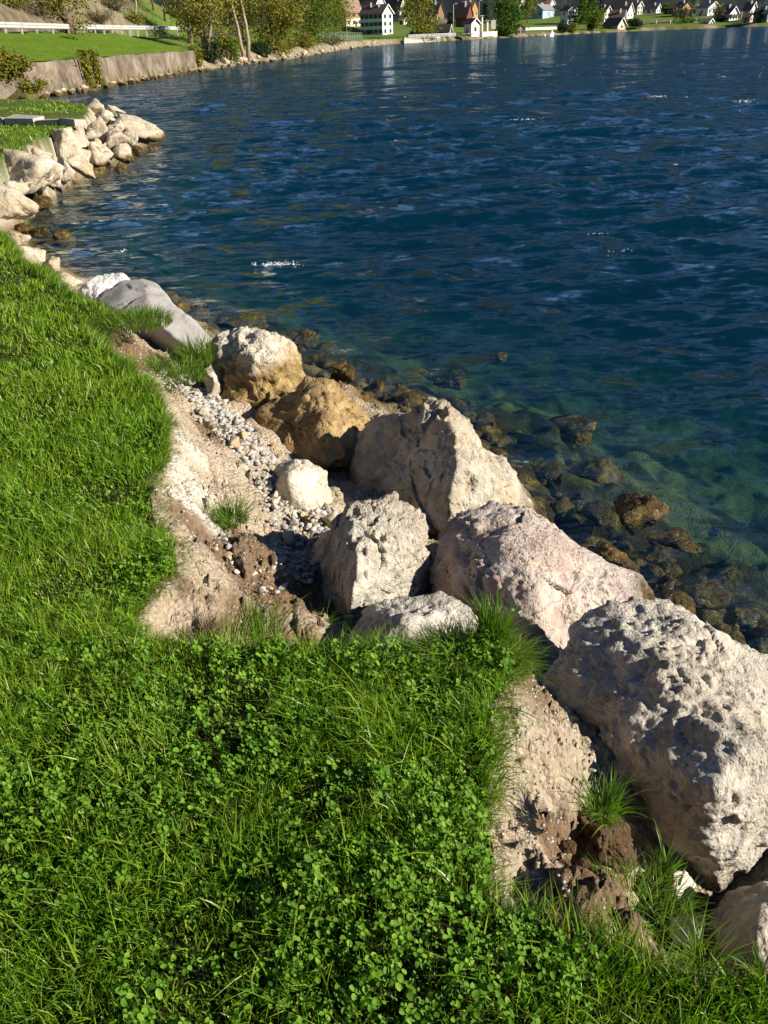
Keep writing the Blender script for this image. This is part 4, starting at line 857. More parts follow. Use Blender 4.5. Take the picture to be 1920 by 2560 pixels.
# road side guard rail
k_ = WALL[2] + WALL[4]; TP = np.array(_wl[_wi[-1] + 1:_wi[-1] + 4])[:, :2]; XP = np.r_[WP, TP]; XI = inland(XP); XI[:2] = XI[2]; GPp = XP + XI * (k_ - .4); gp = ip(GPp, np.linspace(0, len(GPp) - 1.6, 30)); rail = empty('guardrail', (gp[0][0], gp[0][1], 0)); RP = np.array(rail.location)
galv = plain('galvanised_steel', (.46, .46, .45), .45, .5, .12, 1.5); gz_ = [.93 + .21 * 8.6] * len(gp)
for i in range(len(gp)):
    p = np.array([gp[i][0], gp[i][1], gz_[i]]) - RP; MB().box(p[0] - .07, p[0] + .07, p[1] - .07, p[1] + .07, p[2] - .3, p[2] + .8).build('post', galv, rail)
    if i + 1 < len(gp):
        q = np.array([gp[i + 1][0], gp[i + 1][1], gz_[i + 1]]) - RP; d_ = q - p; d_ /= np.linalg.norm(d_); nn = np.array([d_[1], -d_[0], 0]); nn = nn if nn @ np.array([1, -.3, 0]) > 0 else -nn
        if i == len(gp) - 2: q = q - np.array([0, 0, .45])
        prof = [(.36, .0), (.42, .09), (.50, .09), (.57, .02), (.64, .09), (.73, .09), (.80, .0)]; mb = MB(); vs_ = []
        for e in (p + d_ * .03, q - d_ * .03):
            for hz, of in prof: vs_.append(e + np.array([0, 0, hz]) + nn * (of + .08))
        for e in (p + d_ * .03, q - d_ * .03):
            for hz, of in prof: vs_.append(e + np.array([0, 0, hz]) + nn * (of + .055))
        fs = []
        for j in range(6): fs += [(j, j + 1, 8 + j, 7 + j), (14 + j, 21 + j, 22 + j, 15 + j)]
        fs += [(0, 7, 21, 14), (6, 20, 27, 13)]; mb.add(vs_, fs).build('rail', galv, rail)
tag(rail, 'grey steel guardrail on posts along the road above the wall', 'guardrail')
# kerb slabs on the point
kerb = empty('stone_kerb', atz(70, 268, 0)); KL = np.array(kerb.location); slabm = plain('kerb_stone', (.38, .35, .32), .9, .2, .25, 4)
for i, (x0, x1) in enumerate([(-48, -4), (-1, 8), (12, 74), (78, 126), (130, 163)]):
    a = atz(x0, 270 + .02 * x0, 0) - KL; b = atz(x1, 270 + .02 * x1, 0) - KL; d_ = (b - a) / np.linalg.norm(b - a); nn = np.array([-d_[1], d_[0], 0]); hh = .15 + .04 * ((i * 37) % 3 - 1)
    vs_ = [a, b, b + nn * .35, a + nn * .35] + [v + np.array([0, 0, hh + .04 * math.sin(i * 2.1 + j)]) for j, v in enumerate((a, b, b + nn * .35, a + nn * .35))]
    MB().add(vs_, [(0, 3, 2, 1), (4, 5, 6, 7), (0, 1, 5, 4), (1, 2, 6, 5), (2, 3, 7, 6), (3, 0, 4, 7)]).build('slab', slabm, kerb)
tag(kerb, 'row of low grey stone slabs edging the path on the point', 'kerb')

# left bank trees (pixel of the foot in the 1920 wide photograph)
def T(label, x, y, hpx, wpx, D=None, **kw):
    p = at_src(x, y); m_ = mpp(p) * SRC; return tree(label, p, hpx * m_ * CP, wpx * m_, **kw)
def Bs(label, x, y, hpx, wpx, **kw):
    p = at_src(x, y); m_ = mpp(p) * SRC; return bush(label, p, hpx * m_ * CP, wpx * m_, **kw)
T('ivy clad tree standing in front of the guardrail', 178, 95, 260, 130, leaf='olive', n=5200, ls=.13, trunk=.42, bark=BARK, lean=-.06, low=.0, seed=1, limbs=22, clump=.13)
Bs('dark low bush on the grass above the ivy', 165, 112, 26, 50, leaf='green', n=900, ls=.10, seed=2)
T('slim bare limbed tree rising on the cut slope behind the rail', 346, 62, 190, 70, leaf='olive', n=350, ls=.12, trunk=.2, bark=BARKP, low=.4, seed=3, lean=-.05)
T('dark trunked tree on the bright hillside meadow', 414, 58, 150, 130, leaf='green', n=1800, ls=.16, trunk=.25, low=.3, seed=4)
T('hillside tree with fresh leaves left of the dark trunked one', 385, 30, 120, 110, leaf='spring', n=1500, ls=.16, trunk=.2, low=.35, seed=5)
T('many stemmed willow at the end of the retaining wall', 474, 112, 240, 120, leaf='olive', n=4600, ls=.14, trunk=.34, bark=BARKP, low=.22, seed=6, stems=4, limbs=8, clump=.12)
T('olive willow crowding the shore behind the willow stems', 520, 140, 260, 130, leaf='olive', n=6000, ls=.17, trunk=.30, low=.16, seed=7, stems=4, bark=BARKP, limbs=10, clump=.14)
T('pale forked tree leaning over the waterside', 615, 152, 300, 130, leaf='olive', n=2600, ls=.17, trunk=.40, bark=BARKP, low=.42, seed=8, lean=-.05, stems=2, limbs=7, clump=.13)
T('leafy waterside willow right of the pale forked tree', 690, 134, 240, 150, leaf='olive', n=9000, ls=.20, trunk=.26, low=.05, seed=9, stems=3, limbs=12, clump=.14)
T('broad olive tree beyond the waterside willow', 770, 112, 190, 150, leaf='spring', n=8000, ls=.22, trunk=.3, low=.05, seed=10, stems=2, limbs=12, clump=.15)
T('olive tree closest to the brown chalet', 838, 96, 130, 80, leaf='olive', n=3800, ls=.22, trunk=.25, low=.08, seed=11, stems=2, limbs=10, clump=.15)
T('tall willow behind the leafy waterside ones', 610, 110, 250, 150, leaf='olive', n=5200, ls=.2, trunk=.34, bark=BARKP, low=.2, seed=12, stems=2, limbs=12, clump=.15)
T('tall tree at the back of the waterside thicket', 710, 95, 230, 140, leaf='olive', n=7000, ls=.2, trunk=.3, low=.1, seed=13, stems=2, limbs=12, clump=.15)
Bs('rounded yellow green bush at the water edge', 570, 158, 72, 62, leaf='spring', n=2600, ls=.13, seed=14)
Bs('dark undergrowth bush beneath the willow stems', 525, 158, 60, 60, leaf='dark', n=1500, ls=.16, seed=15)
Bs('brown green bush at the foot of the wall end', 492, 168, 62, 40, leaf='olive', n=1200, ls=.13, seed=16)
Bs('dark foliage put in for the shaded hollow right of the pale forked tree', 655, 143, 45, 60, leaf='dark', n=1200, ls=.16, seed=17)  # dark leaves stand in for the shade of a hollow
Bs('olive bush at the water edge below the leafy willow', 715, 136, 50, 70, leaf='olive', n=1700, ls=.16, seed=18)
Bs('olive bush on the rubble bank before the fence', 765, 124, 42, 60, leaf='olive', n=1500, ls=.17, seed=19)
Bs('thin scrub spilling over the rubble bank', 825, 112, 26, 70, leaf='grey', n=900, ls=.2, seed=20)
Bs('olive shrub leaning over the left end of the wall', 50, 190, 60, 70, leaf='olive', n=1600, ls=.10, seed=28)
Bs('low shrub on the sand where the wall begins', 82, 232, 46, 70, leaf='olive', n=1400, ls=.09, seed=29)
Bs('scrub on the near bank at the left photo edge', 12, 200, 90, 80, leaf='olive', n=2200, ls=.11, seed=21)
Bs('grey scrub low on the road cut behind the rail', 250, 58, 40, 80, leaf='grey', n=1500, ls=.12, seed=23)
Bs('olive shrub at the top of the road cut', 30, 22, 50, 90, leaf='olive', n=1500, ls=.12, seed=24)
Bs('brown scrub on the road cut right of the ivy clad tree', 290, 28, 46, 80, leaf='grey', n=1500, ls=.12, seed=25)
Bs('thorny shrub behind the rail near its end', 340, 60, 30, 50, leaf='olive', n=900, ls=.12, seed=26)
Bs('spring green shrub on the meadow slope', 440, 50, 40, 60, leaf='spring', n=1200, ls=.14, seed=27)
Bs('dry shrub on the road cut above the guardrail', 95, 38, 60, 120, leaf='grey', n=1500, ls=.12, seed=22)

# ------------------------------------------------------------------ village
WM = {}
def colm(kind, c, **kw):
    key = (kind,) + tuple(c)
    if key not in WM: WM[key] = plain('%s_%d' % (kind, len(WM)), c, **kw)
    return WM[key]
k = NM('window_glass'); GLASS = k.done(k.pbr((.03, .04, .05), .12, None, .6)); TRIM = plain('white_trim', (.75, .74, .71), .7, .2, .06)
SHUT = plain('shutter_teal', (.05, .10, .11), .7); WOOD = plain('dark_timber', (.10, .06, .035), .8, .2, .4, 3)
def house(label, xl, xm, xr, yb, ye, ya, wall=(.72, .70, .66), roof=(.16, .10, .08), gable='R', ang=34, win=(4, 2), gwin=(2, 2), timber=None, shutters=False, chim=1, balcony=False, frames=False, name='house', cat='house', deep=None, base=None, door=True):
    """xl xm xr: left end, nearest corner and right end on the photograph; yb foot, ye eaves, ya ridge"""
    p = base if base is not None else at_src(xm, yb); m_ = mpp(p) * SRC; a = math.radians(ang); sx = 1 if gable == 'R' else -1
    wlen, wg = ((xm - xl), (xr - xm)) if gable == 'R' else ((xr - xm), (xm - xl))
    L = max(wlen * m_ / math.cos(a), 3.0) if deep is None else deep; Wd = max(wg * m_ / math.sin(a), 2.5); H = (yb - ye) * m_ * CP; RH = max((ye - ya) * m_ * CP, .8)
    s_ = np.array([-sx * math.cos(a), math.sin(a), 0]); t_ = np.array([sx * math.sin(a), math.cos(a), 0]); z_ = np.array([0, 0, 1.]); ns, ng = -t_, -s_       # outward: long side, gable
    root = empty(name, (p[0], p[1], p[2])); at_ = lambda s, t, z: s_ * s + t_ * t + z_ * z
    wm = colm('render', wall, rough=.85, var=.08); v = [at_(0, 0, -1.5), at_(L, 0, -1.5), at_(L, Wd, -1.5), at_(0, Wd, -1.5), at_(0, 0, H), at_(L, 0, H), at_(L, Wd, H), at_(0, Wd, H), at_(0, Wd / 2, H + RH), at_(L, Wd / 2, H + RH)]
    MB().add(v, [(0, 1, 5, 4), (2, 3, 7, 6), (3, 0, 4, 8, 7), (1, 2, 6, 9, 5), (0, 3, 2, 1)]).build('wall', wm, root)
    ov, th = .55, .22; mb = MB(); sl_ = RH / (Wd / 2)
    for q in (0, 1):
        e0 = -ov if q == 0 else Wd + ov; ze = H - ov * sl_
        vs_ = [at_(-ov, e0, ze + .04), at_(L + ov, e0, ze + .04), at_(L + ov, Wd / 2, H + RH + .04), at_(-ov, Wd / 2, H + RH + .04)]; vs_ += [x + z_ * th for x in vs_]
        mb.add(vs_, [(0, 3, 2, 1), (4, 5, 6, 7), (0, 1, 5, 4), (1, 2, 6, 5), (2, 3, 7, 6), (3, 0, 4, 7)])
    rf = mb.build('roof', colm('rooftile', roof, rough=.8, var=.25, scale=1.2), root)
    for c_ in range(chim):
        s0 = L * (.3 + .35 * c_); c0 = at_(s0, Wd * .36, 0); z0 = H + RH * .55; mb = MB(); mb.box(c0[0] - .35, c0[0] + .35, c0[1] - .35, c0[1] + .35, z0, H + RH + .9); mb.build('chimney', TRIM if c_ == 0 else wm, rf)
    vb = MB(); w2 = .16
    for q in (0, 1):
        e0 = -ov if q == 0 else Wd + ov; ze = H - ov * sl_; A = [at_(-ov - .03, e0, ze - w2), at_(-ov - .03, Wd / 2, H + RH - w2), at_(-ov - .03, Wd / 2, H + RH + th + .03), at_(-ov - .03, e0, ze + th + .03)]
        vb.add(A + [x - s_ * .08 for x in A], [(0, 1, 2, 3), (7, 6, 5, 4), (0, 4, 5, 1), (1, 5, 6, 2), (2, 6, 7, 3), (3, 7, 4, 0)])
    vb.build('bargeboard', TRIM if timber is None else WOOD, rf)
    if timber:
        tm = colm('timber', timber, rough=.85, var=.3, scale=3); A = [at_(-.06, 0, H * .55), at_(-.06, Wd, H * .55), at_(-.06, Wd, H), at_(-.06, Wd / 2, H + RH), at_(-.06, 0, H)]
        MB().add(A + [x + s_ * .05 for x in A], [(0, 1, 2, 3, 4), (9, 8, 7, 6, 5)] + [(i, i + 5, (i + 1) % 5 + 5, (i + 1) % 5) for i in range(5)]).build('timber_gable', tm, root)
        A = [at_(0, -.06, H * .55), at_(L, -.06, H * .55), at_(L, -.06, H), at_(0, -.06, H)]; MB().add(A + [x + t_ * .05 for x in A], [(0, 1, 2, 3), (7, 6, 5, 4), (0, 4, 5, 1), (1, 5, 6, 2), (2, 6, 7, 3), (3, 7, 4, 0)]).build('timber_side', tm, root)
    def panel(o_, u_, n_, cx, cz, w_, h_, d_):
        A = [o_ + u_ * (cx + i * w_ / 2) + z_ * (cz + j * h_ / 2) for i, j in ((-1, -1), (1, -1), (1, 1), (-1, 1))]; return MB().add([x + n_ * d_ for x in A] + [x - n_ * .02 for x in A], [(0, 1, 2, 3), (7, 6, 5, 4), (0, 4, 5, 1), (1, 5, 6, 2), (2, 6, 7, 3), (3, 7, 4, 0)])
    for o_, u_, n_, ln, (nx_, nz_), hh in ((at_(0, 0, 0), s_, ns, L, win, H), (at_(0, 0, 0), t_, ng, Wd, gwin, H)):
        for i in range(nx_):
            for j in range(nz_):
                cx = ln * (i + .5) / nx_; cz = hh * (j + .55) / nz_; w_ = min(1.1, ln / nx_ * .45); h_ = min(1.5, hh / nz_ * .52)
                wd = panel(o_, u_, n_, cx, cz, w_, h_, .10).build('window', GLASS, root)
                if frames:
                    panel(o_, u_, n_, cx, cz + h_ / 2 + .08, w_ + .3, .14, .14).build('lintel', TRIM, wd); panel(o_, u_, n_, cx, cz - h_ / 2 - .08, w_ + .3, .12, .18).build('sill', TRIM, wd)
                if shutters:
                    for d2 in (-1, 1): panel(o_, u_, n_, cx + d2 * (w_ / 2 + .2), cz, .34, h_, .13).build('shutter', SHUT, wd)
    if door: panel(at_(0, 0, 0), s_, ns, L * .62, 1.05, 1.1, 2.1, .09).build('door', WOOD, root)
    if balcony:
        mb = MB(); o_ = at_(-1.0, 0, H * .52); 
        A = [o_, o_ + t_ * Wd, o_ + t_ * Wd + s_ * 1.0, o_ + s_ * 1.0]; A += [x + z_ * .95 for x in A]; mb.add(A, [(0, 1, 2, 3), (0, 4, 5, 1), (1, 5, 6, 2), (3, 7, 4, 0)]); mb.build('balcony', WOOD, root)
    return tag(root, label, cat)
H_ = house
H_('big brown roofed chalet behind the black fence', 834, 866, 906, 66, 30, -16, (.66, .58, .47), (.30, .19, .145), 'L', 35, (3, 2), (2, 2), (.36, .22, .11), chim=1)
H_('white three storey house with dark shutters facing the lake', 902, 957, 984, 88, 33, 12, (.74, .76, .76), (.075, .06, .058), 'R', 30, (5, 3), (2, 3), None, True, 2, False, True)
H_('dark roofed house behind the white three storey one', 888, 940, 965, 60, 12, -14, (.55, .5, .44), (.085, .065, .06), 'R', 34, (3, 1), (2, 1))
H_('dark roofed house above the white garage', 968, 1000, 1018, 52, 20, -6, (.6, .57, .52), (.10, .085, .08), 'R', 34, (2, 2), (2, 1))
H_('low white garage right of the white house', 998, 1010, 1018, 62, 50, 45, (.78, .76, .72), (.2, .17, .14), 'R', 34, (1, 1), (1, 1), chim=0)
H_('chalet with steep pinkish brown roof behind the blossoming bush', 1062, 1092, 1112, 62, 34, 6, (.52, .46, .38), (.25, .17, .14), 'R', 40, (2, 1), (2, 1), (.22, .13, .08))
H_('maroon timber chalet with red brown roof', 1140, 1166, 1184, 68, 38, 8, (.20, .08, .07), (.30, .15, .11), 'R', 34, (2, 1), (2, 1), (.16, .06, .05), balcony=True)
H_('tawny chalet roof at the back of the maroon one', 1150, 1178, 1198, 50, 22, 2, (.42, .27, .15), (.27, .17, .12), 'R', 34, (2, 1), (2, 1), (.36, .20, .09))
H_('grey boat shed with dark roof at the shore', 1088, 1122, 1130, 96, 76, 62, (.30, .28, .26), (.07, .06, .055), 'R', 22, (3, 1), (1, 1), None, chim=0, name='boat_shed', cat='shed')
H_('white cube shaped lakeside pavilion with dark hipped roof', 1162, 1178, 1200, 92, 58, 47, (.80, .74, .66), (.17, .11, .10), 'R', 55, (1, 1), (1, 1), None, chim=0, name='pavilion', cat='pavilion')
H_('dark little boat house on posts left of the long white wall', 1280, 1293, 1312, 88, 72, 62, (.20, .15, .13), (.11, .085, .07), 'R', 50, (1, 1), (2, 1), (.22, .16, .13), chim=0, name='boat_house', cat='boat house')
H_('slate blue shaded barn with plain gable', 1330, 1356, 1404, 47, 24, 11, (.30, .38, .45), (.20, .20, .21), 'L', 62, (1, 1), (2, 1), chim=1, base=None)
H_('white house with wooden balconies beside the slate blue barn', 1404, 1418, 1446, 62, 26, 14, (.78, .78, .78), (.17, .15, .14), 'R', 58, (1, 2), (3, 3), balcony=True, chim=1)
H_('red roofed house up behind the slate blue barn', 1345, 1372, 1392, 34, 10, -4, (.6, .55, .5), (.36, .16, .11), 'R', 34, (2, 1), (2, 1))
H_('pale blue house left of the slate blue barn', 1328, 1346, 1360, 40, 18, 8, (.5, .56, .62), (.15, .14, .15), 'R', 34, (2, 1), (2, 2))
H_('brown house with white balcony behind the bright green tree', 1262, 1296, 1318, 36, 12, -6, (.62, .56, .48), (.20, .13, .10), 'R', 34, (2, 1), (2, 1))
H_('cream house with steep gable above the pink boat house', 1492, 1510, 1532, 54, 32, 16, (.78, .74, .60), (.15, .10, .09), 'R', 60, (1, 1), (3, 2), frames=True)
H_('long brown roofed house behind the pink boat house', 1524, 1556, 1570, 66, 48, 26, (.45, .38, .3), (.17, .12, .10), 'R', 26, (2, 1), (1, 1))
H_('house with salmon red roof and white wing', 1536, 1566, 1590, 48, 30, 8, (.74, .70, .66), (.40, .20, .15), 'R', 42, (3, 1), (2, 1), chim=1)
H_('pink boat house with lit gable at the water edge', 1518, 1544, 1568, 73, 62, 45, (.72, .50, .42), (.17, .12, .10), 'R', 58, (1, 1), (1, 1), None, chim=0, name='boat_house', cat='boat house')
H_('grey timbered house with hipped brown roof', 1576, 1592, 1610, 37, 15, 4, (.45, .43, .42), (.2, .17, .16), 'R', 48, (2, 2), (2, 2))
H_('white house with slate roof above the bright meadow', 1618, 1640, 1656, 33, 22, 10, (.76, .76, .76), (.16, .16, .18), 'R', 44, (2, 1), (2, 1))
H_('dark maroon barn behind the small pale tree', 1668, 1690, 1706, 36, 20, 10, (.14, .07, .07), (.10, .055, .055), 'R', 38, (2, 1), (1, 1), chim=0)
H_('timber gabled chalet with white verges', 1690, 1702, 1734, 42, 20, 5, (.60, .48, .34), (.15, .12, .11), 'R', 64, (1, 1), (3, 1), (.45, .27, .12))
H_('low white house with grey roof right of the timber gable', 1732, 1746, 1756, 34, 22, 15, (.80, .79, .76), (.22, .21, .22), 'R', 34, (2, 1), (1, 1))
H_('white gabled house on the rise above the shed', 1750, 1768, 1804, 40, 19, 5, (.82, .80, .74), (.2, .19, .2), 'R', 62, (1, 1), (3, 1))
H_('white house with broad gable and white verges near the shore', 1800, 1822, 1850, 52, 33, 17, (.78, .77, .80), (.10, .10, .12), 'R', 60, (1, 1), (3, 2), balcony=True)
H_('pink tall gabled house near the photo edge', 1860, 1872, 1893, 52, 24, 7, (.74, .60, .60), (.2, .12, .11), 'R', 56, (1, 2), (2, 2), frames=True)
H_('terracotta walled wing below the pink tall house', 1862, 1874, 1890, 56, 42, 34, (.62, .40, .30), (.28, .16, .12), 'R', 50, (1, 1), (2, 1), chim=0)
H_('dark slate roofed house at the right photo edge', 1890, 1916, 1936, 56, 34, 20, (.20, .22, .25), (.09, .09, .11), 'R', 40, (2, 1), (2, 1))
H_('dark barn between the two white gables', 1832, 1852, 1868, 44, 26, 14, (.16, .15, .16), (.09, .08, .09), 'R', 38, (1, 1), (1, 1), chim=0)
H_('small grey roofed shed on the shore lawn', 1758, 1772, 1787, 61, 54, 47, (.62, .56, .45), (.30, .27, .22), 'R', 52, (1, 1), (1, 1), chim=0, name='garden_shed', cat='shed', door=False)
for i, (x, y) in enumerate([(1738, 16), (1762, 14), (1815, 16), (1858, 14), (1900, 12), (1480, 26), (1540, 14), (1660, 18), (1880, 10), (1920, 14)]):
    H_(['white roofed cottage at the back behind the timber chalet', 'grey cottage peeping over the white gabled rise', 'small pale cottage behind the broad white gable', 'pale cottage up the slope left of the pink house', 'tiny white cottage high on the slope at the edge', 'low white cottage behind the conifers',
        'dark cottage behind the salmon roof', 'grey cottage right of the white slate roofed house', 'small white cottage above the pink tall house', 'small cottage on the slope at the very photo edge'][i], x - 12, x + 4, x + 14, y + 9, y + 2, y - 5, (.72, .71, .7), (.3, .3, .33) if i % 2 else (.14, .13, .14), 'R', 45, (1, 1), (1, 1), chim=i % 2)
# quay wall, balustrade and other shore works
def run(p0, p1, n): return [p0 + (p1 - p0) * i / (n - 1) for i in range(n)]
def wbox(name, label, a, b, z0, z1, th, mat, cat='wall'):
    a, b = np.array(a), np.array(b); d_ = (b - a)[:2] / np.linalg.norm((b - a)[:2]); nn = np.array([-d_[1], d_[0]]) * th; o = empty(name, (a[0], a[1], z0)); q = lambda p, s, z: (p[0] + nn[0] * s - a[0], p[1] + nn[1] * s - a[1], z - z0)
    vs_ = [q(a, -.5, z0), q(b, -.5, z0), q(b, .5, z0), q(a, .5, z0), q(a, -.5, z1), q(b, -.5, z1), q(b, .5, z1), q(a, .5, z1)]
    MB().add(vs_, [(0, 3, 2, 1), (4, 5, 6, 7), (0, 1, 5, 4), (1, 2, 6, 5), (2, 3, 7, 6), (3, 0, 4, 7)]).build('wall_body', mat, o)
    vs_ = [q(p, s, z) for z in (z1 + .002, z1 + .12) for p, s in ((a, -.6), (b, -.6), (b, .6), (a, .6))]; MB().add(vs_, [(0, 3, 2, 1), (4, 5, 6, 7), (0, 1, 5, 4), (1, 2, 6, 5), (2, 3, 7, 6), (3, 0, 4, 7)]).build('coping', mat, o); return tag(o, label, cat)
CONC = plain('pale_concrete', (.50, .45, .37), .9, .1, .2, 1); CONW = plain('white_concrete', (.72, .68, .60), .9, .1, .1, 1)
q0, q1, q2 = atz(872, 93.6, -1), atz(950, 89.2, -1), atz(1022 , 85.0, -1)
quay = wbox('quay_wall', 'pale quay wall below the white balustrade', q0 + np.array([0, .4, 0]), q1 + np.array([0, .4, 0]), -1.6, .55, .6, CONC); 
bal = empty('balustrade', q0); mb = MB(); PA, PB = q0 + np.array([2, 2.2, 0]), q1 + np.array([6, 2.2, 0]); L0 = np.array(bal.location)
for i in range(27):
    p = PA + (PB - PA) * i / 26 - L0; zb = 1.4; MB().box(p[0] - .22, p[0] + .22, p[1] - .12, p[1] + .12, zb, zb + 1.15).build('post', TRIM, bal)
d_ = (PB - PA); 
for hz in (.55, .95):
    a, b = PA - L0, PB - L0; MB().add([(a[0], a[1] - .05, 1.4 + hz), (b[0], b[1] - .05, 1.4 + hz), (b[0], b[1] + .05, 1.4 + hz), (a[0], a[1] + .05, 1.4 + hz), (a[0], a[1] - .05, 1.5 + hz), (b[0], b[1] - .05, 1.5 + hz), (b[0], b[1] + .05, 1.5 + hz), (a[0], a[1] + .05, 1.5 + hz)], [(0, 3, 2, 1), (4, 5, 6, 7), (0, 1, 5, 4), (1, 2, 6, 5), (2, 3, 7, 6), (3, 0, 4, 7)]).build('rail', TRIM, bal)
tag(bal, 'white post balustrade along the quay in front of the white house', 'balustrade')
wbox('garden_wall', 'long low white wall on the lawn below the slate blue barn', at_src(1313, 76), at_src(1392, 72), at_src(1350, 74)[2] - .6, at_src(1350, 74)[2] + .9, .4, CONW)
# black fence before the chalet
f0, f1 = at_src(857, 78), at_src(905, 82); fn = empty('board_fence', f0); BLK = plain('black_boards', (.02, .018, .016), .8)
for i in range(24):
    p = (f1 - f0) * i / 23; MB().box(p[0] - .36, p[0] + .36, p[1] - .06, p[1] + .06, p[2] - .8, p[2] + 2.2 - .04 * i).build('board', BLK, fn)
tag(fn, 'black board fence below the big brown roofed chalet', 'fence')
# wire fence on the rubble bank
f0, f1 = at_src(800, 104), at_src(905, 100); fn = empty('wire_fence', f0); GREN = plain('green_wire', (.22, .29, .24), .6)
for i in range(16):
    p = (f1 - f0) * i / 15; MB().tube([(p[0], p[1], p[2] - .4), (p[0], p[1], p[2] + 1.9)], [.07, .07], 6).build('post', GREN, fn)
for j in range(6):
    b = f1 - f0; MB().tube([(0, 0, .3 + .3 * j), (b[0], b[1], b[2] + .3 + .3 * j)], [.035, .035], 4).build('wire', GREN, fn)
tag(fn, 'grey green wire fence above the rubble bank', 'fence')
# pavilion columns, sign board, lamps, pier
def pole(name, label, x, yb, yt, r, mat, head=None, cat='pole'):
    p = at_src(x, yb); h = (yb - yt) * mpp(p) * SRC * CP; o = empty(name, p); MB().tube([(0, 0, -.5), (0, 0, h)], [r, r * .7], 7).build('shaft', mat, o, True)
    if head == 'lamp': mb = MB(); mb.tube([(0, 0, h - .1), (.9, 0, h + .25)], [.06, .05], 6); mb.build('arm', mat, o); MB().box(.6, 1.7, -.22, .22, h + .12, h + .36).build('lamp_head', TRIM, o)
    if head == 'cap': MB().box(-r * 1.5, r * 1.5, -r * 1.5, r * 1.5, h, h + .25).build('cap', mat, o)
    return tag(o, label, cat)
STEEL = plain('pole_grey', (.45, .45, .43), .6, .4)
pole('street_lamp', 'tall street lamp in front of the chalets by the boat shed', 1133, 78, 12, .16, STEEL, 'lamp', 'street lamp'); pole('street_lamp', 'tall street lamp above the white pavilion', 1197, 56, 3, .16, STEEL, 'lamp', 'street lamp')
pole('street_lamp', 'slim lamp post on the lawn left of the white house', 868, 96, 30, .14, STEEL, 'lamp', 'street lamp')
pole('column', 'tall white column right of the pavilion', 1204, 91, 41, .55, CONW, 'cap', 'column'); pole('column', 'shorter white column between the tall one and the sign', 1217, 90, 53, .6, CONW, 'cap', 'column')
p = at_src(1233, 90); m_ = mpp(p) * SRC; o = empty('sign_board', p); MB().box(-6.0 * m_, 5.5 * m_, -.15, .15, 15 * m_, 34 * m_).build('board', CONW, o); MB().box(-.2, .2, .15, .45, -.5, 30 * m_).build('post', STEEL, o); tag(o, 'blank white sign board on a post by the columns', 'sign')
wbox('low_wall', 'low white wall linking the columns right of the pavilion', at_src(1198, 92), at_src(1242, 89), at_src(1220, 91)[2] - .5, at_src(1220, 91)[2] + 1.6, .5, CONW)
p = atz(1153 * SRC, 100 * SRC, -1.0); m_ = mpp(p) * SRC; o = empty('pier', (p[0], p[1], -1)); DK = plain('pier_timber', (.035, .03, .028), .8); MB().box(0, 28 * m_, -1.5, 3, 1.9, 2.2).build('deck', CONC, o)
for i in range(6): MB().box(i * 5 * m_ + .1, i * 5 * m_ + 1.3 * m_, -1.4, -1.0, -1.0, 1.9).build('pile', DK, o)
tag(o, 'short pier on black piles below the pavilion', 'pier')
# boat and buoy
p = atz(1379 * SRC, 91.5 * SRC, -1.0); m_ = mpp(p) * SRC; o = empty('boat', (p[0], p[1], -1.0)); Lb, Wb = 15 * m_, 6 * m_; WH = plain('boat_white', (.82, .81, .78), .35, .5, .05); st = []
for u, wv, zb in ((0, .75, .0), (.3, 1, -.1), (.65, .85, -.1), (.9, .35, .05), (1.0, .03, .3)): st.append([((u - .5) * Lb, -wv * Wb / 2, 1.0 + .35 * u), ((u - .5) * Lb, -wv * Wb * .32, zb), ((u - .5) * Lb, wv * Wb * .32, zb), ((u - .5) * Lb, wv * Wb / 2, 1.0 + .35 * u)])
vs_ = [v for r in st for v in r]; fs = [(4 * i + j, 4 * i + j + 1, 4 * i + j + 5, 4 * i + j + 4) for i in range(4) for j in range(3)] + [(0, 1, 2, 3)] + [(4 * i, 4 * i + 4, 4 * i + 7, 4 * i + 3) for i in range(4)]
MB().add(vs_, fs).build('hull', WH, o); MB().add([(-.15 * Lb, -.3 * Wb, 1.1), (.22 * Lb, -.25 * Wb, 1.2), (.22 * Lb, .25 * Wb, 1.2), (-.15 * Lb, .3 * Wb, 1.1), (-.12 * Lb, -.25 * Wb, 2.0), (.1 * Lb, -.2 * Wb, 2.0), (.1 * Lb, .2 * Wb, 2.0), (-.12 * Lb, .25 * Wb, 2.0)], [(0, 3, 2, 1), (4, 5, 6, 7), (0, 1, 5, 4), (1, 2, 6, 5), (2, 3, 7, 6), (3, 0, 4, 7)]).build('cabin', WH, o)
MB().box(.1 * Lb, .14 * Lb, -.18 * Wb, .18 * Wb, 1.35, 1.85).build('windscreen', GLASS, o); o.rotation_euler[2] = .5; tag(o, 'small white motor boat moored at the lawn shore', 'boat')
p = atz(1362 * SRC, 91 * SRC, -1.0); me, pv = rock_mesh('buoy', blob_pts((0, 0, .35), 1.3, 1.3, 1.2, 5, 30), sub=3, p=20, lump=.0, rough=.0, pivot=np.zeros(3)); tag(obj('buoy', me, WH, loc=(p[0], p[1], -1.0)), 'white mooring buoy left of the motor boat', 'buoy')
for x, lb in ((1608, 'tall white post at the end of the dark hedge'), (1640, 'white post on the shore lawn, middle one'), (1675, 'white post on the shore lawn near the pale tree')): pole('post', lb, x, 59, 51, .35, CONW, 'cap', 'post')
